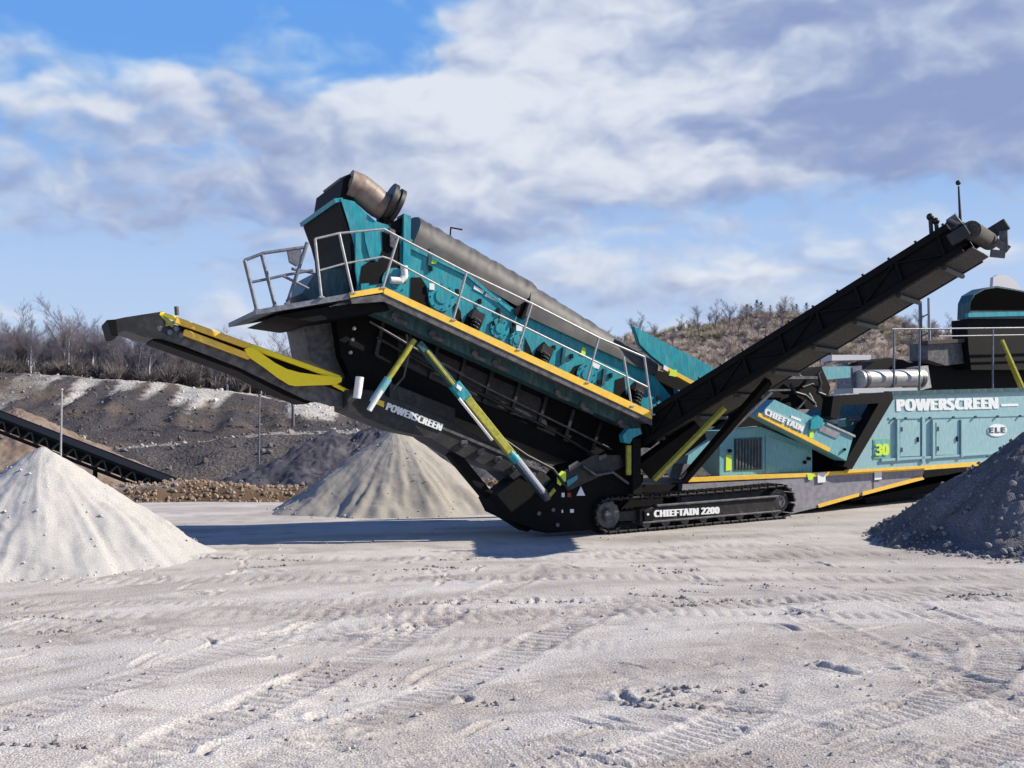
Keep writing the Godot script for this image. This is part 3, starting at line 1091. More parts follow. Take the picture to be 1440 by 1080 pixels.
	# --- teal sloping beam with its lettering
	var bm := plate("tail_beam", M.teal_dusty, pl, [1089, 562, 1200, 613, 1190, 648, 1067, 584], -0.25, 0.3)
	plate("edge_stripe", M.yellow, bm, [1067, 580, 1168, 630, 1166, 635.5, 1066, 585], -0.235, 0.05)
	plate("white_band", M.teal_pale, bm, [1078, 573, 1133, 597, 1128, 610, 1071, 582], -0.235, 0.03)
	words("lettering", "CHIEFTAIN", M.letter, bm, at(1076, 578.5, -0.225), at(1129, 603, -0.225), 0.10)
	plate("small_label", M.letter, bm, [1113, 584, 1127, 590, 1126, 593, 1112, 587], -0.235, 0.03)
	plate("vent_panel", M.chassis, bm, [1155, 597, 1182, 609, 1177, 617, 1152, 606], -0.235, 0.03)
	plate("label_strip", M.sticker_green, bm, [1139, 606, 1144, 605, 1144, 616, 1138, 617], -0.235, 0.03)
	plate("top_edge", M.rail, bm, [1163, 594, 1203, 612, 1203, 615, 1163, 597], -0.22, 0.06)
	var bolt := MB.new()
	bolt.tube(at(1188, 632, -0.25), at(1188, 632, -0.21), 0.025)
	obj("bolt", bolt, M.near_black, bm)
	plate("beam_bracket", M.teal, pl, [1141, 590, 1150, 584, 1158, 590, 1156, 602, 1140, 604], -0.2, 0.1)
	plate("beam_shade_plate", M.near_black, pl, [1062, 588, 1190, 650, 1196, 662, 1142, 667, 1142, 630, 1072, 598, 1010, 604, 1040, 580], -0.85, 0.2)  # black plate standing in for the shadow under the beam
	# --- hopper
	var hop := plate("hopper_side", M.teal_pale, pl, [1254, 553, 1560, 545, 1560, 636, 1300, 656, 1192, 661], -0.35, 0.05)
	plate("hopper_far_side", M.teal_dusty, pl, [1254, 553, 1560, 545, 1560, 636, 1300, 656, 1192, 661], -2.5, 0.05)
	plate("hopper_floor", M.teal_dark, pl, [1258, 600, 1556, 590, 1556, 632, 1300, 652, 1215, 655], -0.42, 2.0)
	plate("top_rail", M.teal_dark, hop, [1250, 550, 1560, 542, 1560, 547, 1250, 555.5], -0.30, 0.12)
	plate("fold_line", M.teal_pale, hop, [1250, 587, 1440, 583, 1560, 580, 1560, 582, 1250, 589.5], -0.335, 0.03)
	for u in [1262, 1312, 1352, 1450, 1500]:
		plate("rib", M.teal_pale, hop, [u, 590, u + 3.2, 590, u + 3.2, 648 - (u - 1262) * 0.06, u, 648 - (u - 1262) * 0.06], -0.30, 0.06)
	plate("rib", M.teal_pale, hop, [1297, 586, 1301, 586, 1301, 650, 1297, 650], -0.315, 0.04)
	plate("bottom_flange", M.teal_pale, hop, [1240, 645, 1390, 637, 1560, 625, 1560, 628, 1240, 649], -0.315, 0.05)
	plate("edge_stripe", M.yellow, hop, [1300, 655, 1560, 636, 1560, 641, 1300, 661], -0.335, 0.08)
	plate("edge_stripe", M.yellow, hop, [1192, 661, 1300, 655, 1300, 658.5, 1192, 665], -0.335, 0.08)
	for u in [1257, 1273, 1307, 1340, 1371, 1402, 1434]:
		var m := MB.new()
		var c := at(u, 588.5 - (u - 1257) * 0.02, -0.335)
		m.tube(c, c + Vector3(0, 0, 0.03), 0.022)
		obj("bolt", m, M.teal_dark, hop)
	for k in [[1317, 1349, 594, 640], [1266, 1294, 594, 642]]:
		plate("access_door", M.teal_pale, hop, [k[0], k[2], k[1], k[2] - 0.6, k[1], k[3] - 1.0, k[0], k[3]], -0.332, 0.02)
		for q in [0.2, 0.8]:
			var m := MB.new()
			var c := at(k[0] + 1.5, lerpf(k[2], k[3], q), -0.33)
			m.tube(c + Vector3(0, -0.04, 0.015), c + Vector3(0, 0.04, 0.015), 0.014, -1, 8)
			obj("door_hinge", m, M.steel, hop)
		var m2 := MB.new()
		m2.box(Transform3D(Basis(), at(k[1] - 3.0, (k[2] + k[3]) * 0.5, -0.32)), Vector3(0.03, 0.09, 0.03), 0.006)
		obj("door_handle", m2, M.near_black, hop)
	words("lettering", "POWERSCREEN", M.letter, hop, at(1261.5, 570.0, -0.345), at(1402.5, 566.8, -0.345), 0.215)
	words("small_lettering", "TRACKED", M.letter, hop, at(1408, 570, -0.345), at(1432, 569.5, -0.345), 0.045) if false else plate("small_label", M.letter, hop, [1408, 568.3, 1432, 567.6, 1432, 570.8, 1408, 571.5], -0.34, 0.02)
	var oval := MB.new()
	var poly := PackedVector2Array()
	var oc := at(1402.5, 605, -0.34)
	for k in 28:
		poly.append(Vector2(oc.x + 0.25 * cos(TAU * k / 28), oc.y + 0.115 * sin(TAU * k / 28)))
	oval.prism(poly, -0.335, -0.36)
	var ov := obj("oval_badge", oval, M.letter, hop)
	words("badge_lettering", "ELE", M.teal_dark, ov, at(1391, 605, -0.33), at(1414, 604.4, -0.33), 0.10, false)
	var st := plate("number_sticker", M.green_mark, hop, [1228, 618, 1252, 617, 1252, 645, 1228, 646], -0.34, 0.02)
	plate("sticker_face", M.teal_dusty, st, [1229.5, 619.5, 1250.5, 618.5, 1250.5, 643.5, 1229.5, 644.5], -0.335, 0.02)
	words("sticker_lettering", "30", M.sticker_green, st, at(1232, 632.5, -0.325), at(1249, 632, -0.325), 0.2)
	# --- black frame between beam and hopper
	plate("hopper_frame", M.near_black, pl, [1172, 557, 1254, 551, 1256, 562, 1198, 660, 1186, 655, 1236, 567, 1184, 570, 1178, 590, 1168, 586], -0.3, 0.25)
	plate("hopper_end", M.teal_dark, pl, [1240, 575, 1252, 556, 1256, 561, 1196, 661, 1190, 655], -0.5, 1.9)
	plate("support_post", M.chassis, pl, [1172, 570, 1183, 568, 1178, 596, 1168, 592], -0.5, 0.12)
	pipe("hydraulic_ram", M.steel, pl, pts([1192, 590, 1215, 590, 1240, 582], -0.55), 0.05)
	pipe("hose", M.near_black, pl, pts([1196, 620, 1205, 608, 1216, 590, 1228, 588, 1232, 600], -0.5), 0.03)
	plate("valve_block", M.teal_dusty, pl, [1188, 590, 1212, 586, 1214, 596, 1190, 600], -0.75, 0.2)
	# --- underside of the tail
	plate("tail_leg", M.white, pl, [1363, 652, 1367, 652, 1367, 668, 1363, 668], -0.5, 0.06)
	plate("tail_conveyor", M.near_black, pl, [1215, 700, 1440, 655, 1560, 634, 1560, 648, 1440, 668, 1330, 690, 1218, 709], -0.8, 1.0)
	plate("tail_guard", M.black, pl, [1297, 660, 1350, 657, 1392, 654, 1392, 662, 1350, 664, 1330, 668, 1300, 672], -0.9, 0.6)
	# --- engine deck above the tracks
	plate("power_pack", M.near_black, pl, [1060, 545, 1120, 525, 1155, 515, 1168, 545, 1160, 575, 1120, 575, 1075, 560, 1030, 590, 1010, 600, 1000, 590], -1.1, 1.0)
	plate("pack_cover", M.teal_dusty, pl, [1156, 516, 1196, 515, 1196, 531, 1160, 534], -1.2, 0.6)
	plate("cross_beam", M.steel, pl, [1060, 529, 1150, 529, 1150, 533, 1060, 533], -0.7, 0.2)
	plate("cross_beam", M.steel, pl, [1056, 548, 1112, 547, 1112, 549.5, 1056, 550.5], -0.7, 0.2)
	plate("deck_plate", M.sheet, pl, [1200, 546, 1290, 545, 1290, 551, 1200, 553], -1.4, 0.5)
	pipe("hose", M.rail, pl, pts([1137, 553, 1141, 559, 1147, 572], -0.95), 0.022)
	pipe("hose", M.steel, pl, pts([1120, 577, 1130, 566, 1136, 556], -0.95), 0.02)
	for k in 4:
		pipe("hose", M.black, pl, pts([[1122, 527, 1130, 533, 1146, 531, 1154, 522], [1128, 545, 1142, 540, 1152, 546, 1158, 560], [1112, 540, 1118, 552, 1132, 556, 1146, 568], [1150, 526, 1154, 540, 1150, 552, 1160, 556]][k], -0.98 + 0.02 * k), 0.03)
	# --- screen box
	var sb := plate("screen_box", M.teal, pl, [572, 334, 600, 345, 655, 378, 718, 430, 735, 440, 800, 470, 915, 523, 946, 560, 940, 594, 925, 588, 915, 590, 540, 416, 555, 400, 560, 345], -0.35, 2.0)
	plate("end_post", M.teal, sb, [568, 300, 578, 304, 577, 380, 567, 376], -0.31, 0.3)
	plate("top_flange", M.teal, sb, [578, 344, 655, 382, 718, 434, 718, 439, 655, 387, 578, 350], -0.32, 0.05)
	for k in [[555, 396, 0.19], [621, 417, 0.21], [702, 462, 0.15], [824, 527, 0.17], [726, 478, 0.12]]:
		var m := MB.new()
		var c := at(k[0], k[1], -0.35)
		m.tube(c, c + Vector3(0, 0, 0.03), k[2], -1, 30)
		m.tube(c + Vector3(0, 0, 0.03), c + Vector3(0, 0, 0.045), k[2] * 0.5, -1, 20)
		for q in 8:
			var a := TAU * q / 8.0
			var p: Vector3 = c + Vector3(cos(a), sin(a), 0) * k[2] * 0.82
			m.tube(p, p + Vector3(0, 0, 0.045), 0.012, -1, 6)
		obj("bearing_cover", m, M.teal, sb)
	plate("dark_side_plate", M.near_black, sb, [578, 390, 592, 390, 600, 402, 602, 424, 610, 440, 590, 430, 577, 420], -0.34, 0.02)  # flat near-black plates on the box side
	plate("dark_side_plate", M.near_black, sb, [800, 527, 808, 515, 822, 511, 826, 518, 814, 526, 808, 540], -0.34, 0.02)
	plate("dark_side_plate", M.near_black, sb, [636, 420, 648, 438, 650, 456, 640, 452], -0.34, 0.02)
	plate("dark_side_plate", M.near_black, sb, [738, 474, 746, 490, 752, 510, 738, 502], -0.34, 0.02)
	plate("dark_side_plate", M.near_black, sb, [866, 534, 878, 530, 882, 566, 864, 556], -0.34, 0.02)
	for k in [[665, 452], [762, 500], [893, 553]]:
		spring_mount(sb, k[0], k[1], -0.34, -0.42)
	for k in [[605, 378], [642, 410], [674, 424], [700, 437], [719, 465], [778, 489], [803, 501], [722, 457], [693, 455], [842, 538], [858, 528], [925, 560]]:
		var m := MB.new()
		var c := at(k[0], k[1], -0.35)
		m.bar(c + Vector3(0, -0.035, 0.02), c + Vector3(0, 0.035, 0.02), 0.05, 0.025)
		obj("clamp_bolt", m, M.near_black, sb)
	for k in [[604, 362], [703, 452], [791, 500], [848, 530]]:
		var m := MB.new()
		var c := at(k[0], k[1], -0.35)
		m.bar(c + Vector3(0.02, 0.12, 0.02), c + Vector3(-0.02, -0.12, 0.02), 0.05, 0.04)
		obj("stiffener", m, M.teal_dark, sb)
	plate("sticker", M.sticker_green, sb, [604, 360, 614, 361, 614, 371, 604, 370], -0.335, 0.02)
	plate("sticker", M.sticker_white, sb, [604, 398, 611, 399, 611, 408, 604, 407], -0.30, 0.02)
	plate("sticker", M.sticker_white, sb, [726, 457, 735, 459, 734, 466, 726, 465], -0.335, 0.02)
	plate("sticker", M.sticker_green, sb, [819, 488, 824, 490, 823, 500, 817, 498], -0.335, 0.02)
	plate("sticker", M.sticker_white, sb, [835, 506, 845, 511, 842, 519, 833, 516], -0.335, 0.02)
	plate("lettering_strip", M.letter, sb, [667, 401, 681, 409, 679, 413, 666, 406], -0.335, 0.02)
	plate("lettering_strip", M.letter, sb, [684, 411, 704, 421, 702, 426, 682, 416], -0.335, 0.02)
	pipe("white_pipe_elbow", M.white, sb, pts([568, 374, 569, 389, 563, 395, 549, 394], -0.27), 0.05)
	# --- rubber covers over the box
	var a0 := at(580, 346, -0.35)
	var a1 := at(742, 444, -0.35)
	curved_cover("dust_cover", pl, at(579, 345, -0.35), at(744, 441, -0.35), 0.60, 0.64, -0.33, -2.35, 0.0)
	curved_cover("dust_cover", pl, at(738, 444, -0.31), at(922, 528, -0.31), 0.68, 0.34, -0.29, -2.38, 9.0)
	pipe("cover_strap", M.near_black, pl, pts([744, 420, 741, 430, 733, 447], -0.25), 0.025)
	pipe("cover_wire", M.near_black, pl, pts([632, 345, 634, 320, 650, 323], -1.2), 0.012)
	plate("cover_flap", M.near_black, pl, [722, 436, 738, 424, 744, 426, 736, 450, 728, 446], -0.27, 0.02)
	# --- discharge head at the raised end
	var hd := plate("discharge_head", M.teal, pl, [479, 279, 498, 283, 514, 299, 528, 311, 545, 316, 558, 330, 572, 336, 572, 402, 545, 413, 503, 408, 498, 345, 490, 314], -0.35, 2.0)
	plate("head_brace", M.teal, hd, [500, 326, 508, 325, 508, 372, 503, 400, 500, 380], -0.32, 0.05)
	plate("head_brace", M.teal, hd, [512, 322, 534, 322, 536, 352, 530, 366, 520, 362, 514, 340], -0.32, 0.05)
	plate("head_opening", M.near_black, hd, [537, 325, 562, 338, 562, 392, 540, 398, 505, 402, 509, 374, 522, 366, 532, 368, 538, 352], -0.34, 0.03)
	plate("head_bracket", M.teal, hd, [508, 399, 519, 398, 519, 408, 508, 409], -0.28, 0.05)
	plate("side_column", M.steel, hd, [548, 320, 556, 324, 556, 350, 549, 346], -0.3, 0.08)
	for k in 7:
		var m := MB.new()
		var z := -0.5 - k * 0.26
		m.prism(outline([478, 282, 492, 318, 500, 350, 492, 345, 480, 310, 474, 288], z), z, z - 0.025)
		obj("end_rib", m, M.near_black, hd)  # rib coloured near-black for the shade of the end face
	plate("end_shade_plate", M.near_black, hd, [476, 285, 481, 283, 493, 316, 500, 346, 503, 400, 499, 400, 495.5, 346, 488, 318], -0.362, 1.96)  # added black plate; paints the shade of the teal end face
	plate("end_ledge", M.teal, hd, [470, 279, 482, 278, 482, 283, 472, 285], -0.36, 1.95)
	plate("end_chute", M.near_black, pl, [492, 338, 506, 335, 508, 404, 497, 406], -0.40, 1.9)
	plate("motor_box", M.near_black, pl, [478, 282, 483, 250, 492, 245, 502, 262, 497, 285], -0.42, 1.45)
	plate("box_lid", M.steel, pl, [478, 250, 493, 244, 494, 248, 480, 254], -0.55, 0.9)
	pipe("drive_guard_pipe", M.rust, pl, pts([490, 258, 505, 264, 519, 275, 531, 286, 545, 293], -0.5), 0.20, 22)
	var pulley := MB.new()
	var pc := at(551, 288, -0.5)
	var pd := (at(556, 291, -0.5) - at(545, 285, -0.5)).normalized()
	pulley.tube(pc - pd * 0.09, pc - pd * 0.03, 0.29, -1, 28)
	pulley.tube(pc - pd * 0.03, pc + pd * 0.03, 0.24, -1, 28)
	pulley.tube(pc + pd * 0.03, pc + pd * 0.09, 0.27, -1, 28)
	obj("drive_pulley", pulley, M.black, pl)
	plate("motor_mount", M.near_black, pl, [538, 300, 552, 312, 566, 305, 570, 330, 556, 326, 540, 314], -0.38, 0.3)
	# --- walkway along the box
	var wk := plate("walkway", M.steel, pl, [540, 412, 917, 590, 917, 596, 540, 419], 0.26, 0.62)
	plate("toe_board", M.yellow, wk, [540, 403, 917, 579, 917, 589.5, 540, 413], 0.29, 0.03)
	plate("toe_board", M.yellow, wk, [492, 411, 539, 403, 539, 411, 493, 418.5], 0.29, 0.03)
	plate("walkway_edge", M.steel, wk, [493, 419, 540, 413.5, 917, 590, 917, 598, 540, 424, 495, 427], 0.275, 0.04)
	plate("bearer", M.teal_dark, pl, [525, 423, 545, 424, 912, 600, 908, 612, 525, 440], -0.05, 0.28)
	for k in [[555, 444], [608, 469], [668, 497], [697, 510], [785, 552], [820, 570], [873, 594]]:
		var m := MB.new()
		var c := at(k[0], k[1], 0.0)
		m.tube(c + Vector3(0, 0, 0.0), c + Vector3(0, 0, -0.1), 0.045, -1, 12)
		m.bar(c + Vector3(0, -0.04, -0.03), c + Vector3(0.18, -0.11, -0.03), 0.05, 0.035)
		obj("clamp", m, M.steel, pl)
	plate("end_platform", M.rail_grey, pl, [360, 435.5, 493, 412, 493, 420, 360, 442.5], 0.26, 1.9)
	plate("platform_underside", M.near_black, pl, [388, 444, 432, 436, 540, 420, 548, 436, 440, 452], 0.15, 1.9)
	var base := pts([538, 405, 637, 450, 728, 492, 825, 538, 888, 571, 917, 583], 0.27)
	var tops := pts([560, 333, 656, 383, 748, 427, 842, 475, 877, 505, 912, 512], 0.27)
	var mids := pts([548, 364, 646, 417, 738, 460, 834, 507, 917, 548], 0.27)
	handrail(pl, M.rail, pts([443, 336, 477, 328, 540, 322, 560, 333, 656, 383, 748, 427, 842, 475, 906, 502], 0.27), pts([447, 381, 483, 371, 538, 361, 548, 364, 646, 417, 738, 460, 834, 507, 912, 545], 0.27),
		[[base[0], tops[0]], [base[1], tops[1]], [base[2], tops[2]], [base[3], tops[3]], [base[4], at(877, 502, 0.27)], [base[5], at(906, 502, 0.27)], [at(496, 412, 0.27), at(477, 328, 0.27)], [at(452, 418, 0.27), at(443, 336, 0.27)]])
	handrail(pl, M.rail_grey, pts([344, 366, 370, 356, 405, 351, 427, 348], 0.0), pts([353, 397, 378, 392, 400, 387, 440, 380], 0.0),
		[[at(361, 436, 0.0), at(344, 366, 0.0)], [at(387, 431, 0.0), at(368, 358, 0.0)], [at(404, 427, 0.0), at(432, 341, 0.0)]], 0.022)
	pipe("platform_brace", M.rail_grey, pl, pts([398, 388, 434, 406], 0.0), 0.018)
	pipe("platform_brace", M.rail_grey, pl, pts([410, 378, 442, 384], -0.3), 0.02)
	plate("lamp_bracket", M.rail_grey, pl, [405, 352, 424, 348, 424, 358, 418, 374, 408, 368], -0.2, 0.08)
	plate("head_foot", M.teal_dark, pl, [425, 412, 443, 384, 450, 380, 500, 376, 505, 412, 440, 424], -0.6, 1.0)
	# --- dark chutes and conveyors under the box
	plate("rear_chute", M.steel, pl, [424, 446, 500, 436, 520, 450, 515, 512, 500, 540, 470, 522, 436, 505], -0.9, 1.0)
	plate("under_hopper", M.near_black, pl, [470, 430, 545, 425, 905, 600, 900, 640, 878, 665, 800, 650, 700, 610, 560, 555, 500, 545, 480, 500], -0.62, 1.5)
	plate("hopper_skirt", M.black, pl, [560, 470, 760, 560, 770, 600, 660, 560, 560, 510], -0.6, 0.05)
	for k in 9:
		var u := 540.0 + k * 38.0
		var m := MB.new()
		m.bar(at(u, 446 + k * 18.6, -0.58), at(u - 12, 500 + k * 16.5, -0.58), 0.05, 0.07)
		obj("hopper_rib", m, M.black, pl)
	pipe("hydraulic_line", M.steel, pl, pts([520, 452, 600, 500, 690, 548, 780, 592, 860, 632], -0.52), 0.018)
	pipe("hydraulic_line", M.black, pl, pts([530, 474, 610, 520, 700, 566, 790, 612, 850, 650], -0.5), 0.025)
	pipe("hydraulic_line", M.steel, pl, pts([572, 470, 575, 500, 568, 530, 552, 548], -0.3), 0.016)
	pipe("hydraulic_line", M.steel, pl, pts([820, 655, 838, 668, 862, 664, 884, 680], 0.0), 0.02)
	pipe("hydraulic_line", M.black, pl, pts([700, 612, 740, 640, 778, 660, 800, 690], -0.02), 0.022)
	for k in 5:
		var m := MB.new()
		var c := at(652 + k * 24.0, 622 + k * 11.4, -0.16)
		m.tube(c + Vector3(0, -0.02, 0.0), c + Vector3(0, -0.02, -0.5), 0.045, -1, 12)
		m.box(Transform3D(Basis(), c + Vector3(0, 0, 0.01)), Vector3(0.1, 0.06, 0.05), 0.01)
		obj("idler_roller", m, M.steel, pl)
	for k in [[497, 462], [495, 478], [492, 496]]:
		var m := MB.new()
		var c := at(k[0], k[1], -0.6)
		m.tube(c, c + Vector3(0, 0, 0.05), 0.025)
		obj("bolt", m, M.rail, pl)
	var fc := plate("collection_conveyor", M.black, pl, [488, 548, 540, 556, 640, 596, 765, 664, 790, 690, 740, 690, 711, 664, 651, 643, 604, 615, 560, 606, 490, 578], -0.2, 0.7)
	plate("conveyor_lip", M.steel, fc, [540, 566, 720, 640, 760, 660, 760, 663, 718, 644, 540, 569], -0.18, 0.05)
	plate("inspection_hatch", M.steel, fc, [560, 548, 590, 556, 592, 572, 562, 564], -0.3, 0.03)
	plate("side_box", M.black, pl, [548, 538, 640, 575, 640, 596, 548, 560], -0.3, 0.2)
	words("lettering", "POWERSCREEN", M.letter, fc, at(544, 571, -0.185), at(621, 601, -0.185), 0.105)
	plate("end_mark", M.yellow, fc, [530, 561, 541, 565, 540, 573, 529, 568], -0.185, 0.02)
	beam("landing_leg", M.near_black, pl, at(634, 636, -0.4), at(692, 706, -0.4), 0.14, 0.2)
	plate("landing_shoe", M.near_black, pl, [685, 700, 700, 690, 720, 700, 760, 735, 742, 748, 700, 722], -0.3, 0.3)
	# --- hydraulic legs
	pipe("lift_leg", M.olive, pl, [at(583, 478, 0.1), at(541, 540, 0.1)], 0.04)
	pipe("lift_cylinder", M.teal_dusty, pl, [at(546, 532, 0.11), at(524, 566, 0.11)], 0.055)
	pipe("cylinder_end", M.white, pl, [at(536, 549, 0.2), at(519, 577, 0.2)], 0.036)
	pipe("cylinder_bracket", M.white, pl, [at(506, 530, 0.0), at(502, 560, 0.0)], 0.055)
	beam("slide_leg", M.teal_dark, pl, at(588, 482, 0.1), at(768, 700, 0.1), 0.10, 0.10)
	beam("leg_stripe", M.olive, pl, at(600, 493, 0.17), at(642, 546, 0.17), 0.04, 0.045)
	beam("leg_collar", M.teal, pl, at(638, 540, 0.14), at(656, 562, 0.14), 0.15, 0.13)
	beam("leg_sleeve", M.olive, pl, at(656, 560, 0.18), at(721, 641, 0.18), 0.11, 0.10)
	plate("collar_label", M.sticker_white, pl, [643, 540, 650, 545, 648, 550, 642, 545], 0.24, 0.02)
	pipe("leg_ram", M.chrome, pl, [at(724, 641, 0.18), at(764, 692, 0.18)], 0.05, 14)
	pipe("leg_foot", M.teal, pl, [at(716, 636, 0.18), at(727, 648, 0.18)], 0.065, 14)
	pipe("leg_pin", M.steel, pl, [at(764, 690, 0.18), at(770, 703, 0.18)], 0.05)
	pipe("thin_ram", M.chrome, pl, [at(645, 560, 0.22), at(692, 619, 0.22)], 0.022)
	beam("box_prop", M.olive, pl, at(884, 626, 0.05), at(884, 668, 0.05), 0.07, 0.06)
	beam("box_prop", M.near_black, pl, at(893, 616, 0.05), at(893, 695, 0.05), 0.14, 0.12)
	plate("prop_head", M.teal, pl, [876, 612, 884, 603, 900, 602, 903, 610, 890, 616, 886, 624, 878, 622], 0.1, 0.12)
	# --- feed chute above the low end of the box
	var fd := plate("feed_chute", M.teal, pl, [892, 459, 1013, 522, 992, 550, 938, 517, 916, 500, 900, 484], -0.2, 0.1)
	plate("feed_chute_far", M.teal_dark, pl, [892, 459, 1013, 522, 992, 550, 938, 517, 916, 500, 900, 484], -2.1, 0.1)
	plate("edge_stripe", M.yellow, fd, [936, 514.5, 995, 546.5, 992, 551, 933, 519], -0.185, 0.1)
	plate("sticker", M.sticker_green, fd, [943, 520, 952, 520, 951, 530, 941, 528], -0.17, 0.02)
	plate("sticker", M.sticker_white, fd, [934, 513, 940, 517, 938, 522, 933, 519], -0.17, 0.02)
	plate("feed_belt_boot", M.near_black, pl, [915, 520, 950, 525, 990, 552, 950, 600, 915, 630, 930, 560], -0.5, 1.4)
	plate("side_fin", M.teal, pl, [952, 545, 958, 552, 974, 558, 955, 578], -0.25, 0.1)
	# --- tail conveyor with its yellow guard, reaching out to the left
	var tc := plate("fines_conveyor", M.steel, pl, [226, 460, 260, 468, 355, 503, 470, 548, 500, 558, 500, 578, 430, 562, 335, 516, 240, 479, 205, 472], -0.45, 0.06)
	plate("far_side", M.black, tc, [226, 452, 260, 460, 355, 495, 470, 542, 500, 558, 500, 578, 430, 562, 335, 516, 240, 479, 205, 472], -1.3, 0.06)
	plate("conveyor_belt", M.belt, tc, [215, 466, 355, 512, 490, 565, 490, 570, 355, 519, 215, 473], -0.52, 0.92)
	plate("return_belt", M.near_black, tc, [215, 474, 335, 517, 430, 561, 430, 565, 335, 522, 215, 479], -0.52, 0.8)
	plate("bottom_guard", M.near_black, tc, [262, 486, 340, 500, 470, 550, 432, 568, 400, 556, 330, 520], -0.55, 0.7)
	var gd := beam("yellow_guard", M.yellow, pl, at(246, 450, -0.36), at(352, 488, -0.36), 0.08, 0.10)
	beam("guard_rail", M.yellow, gd, at(258, 467, -0.36), at(351, 502, -0.36), 0.08, 0.085)
	beam("guard_rail", M.bright_yellow, gd, at(352, 487, -0.36), at(478, 532, -0.36), 0.07, 0.07)
	plate("guard_plate", M.bright_yellow, gd, [344, 491, 352, 488, 360, 491, 372, 500, 388, 511, 404, 519, 422, 524, 445, 527, 481, 531, 480, 537, 472, 541, 440, 542, 416, 543, 407, 541, 392, 532, 372, 517, 350, 502], -0.29, 0.03)
	plate("guard_joint", M.near_black, gd, [350, 490, 358, 492, 357, 503, 349, 502], -0.30, 0.06)
	plate("guard_back", M.near_black, gd, [250, 455, 352, 490, 470, 534, 410, 524, 352, 500, 256, 466], -0.42, 0.02)
	beam("guard_link", M.bright_yellow, gd, at(468, 540, -0.36), at(492, 552, -0.36), 0.05, 0.05)
	beam("guard_rail", M.bright_yellow, gd, at(224, 441, -0.40), at(248, 448, -0.40), 0.05, 0.05)
	beam("guard_rail", M.olive, gd, at(226, 442, -0.40), at(244, 459, -0.40), 0.05, 0.05)
	beam("guard_rail", M.olive, gd, at(230, 458, -0.40), at(248, 452, -0.40), 0.04, 0.04)
	var hh := plate("head_hood", M.black, pl, [153, 451, 176, 446, 228, 438, 233, 452, 234, 476, 205, 475, 186, 468, 176, 465, 160, 469], -0.38, 0.85)
	plate("hood_flap", M.near_black, hh, [150, 450, 163, 449, 166, 472, 157, 473], -0.36, 0.9)
	for k in [[224, 462], [238, 468], [247, 463], [254, 472]]:
		var m := MB.new()
		var c := at(k[0], k[1], -0.45)
		m.tube(c, c + Vector3(0, 0, 0.07), 0.032, -1, 12)
		obj("bearing", m, M.rail_grey, hh)
	pipe("whip_aerial", M.steel, hh, pts([249, 443, 248, 431], -1.0), 0.03)
	side_conveyor(pl)


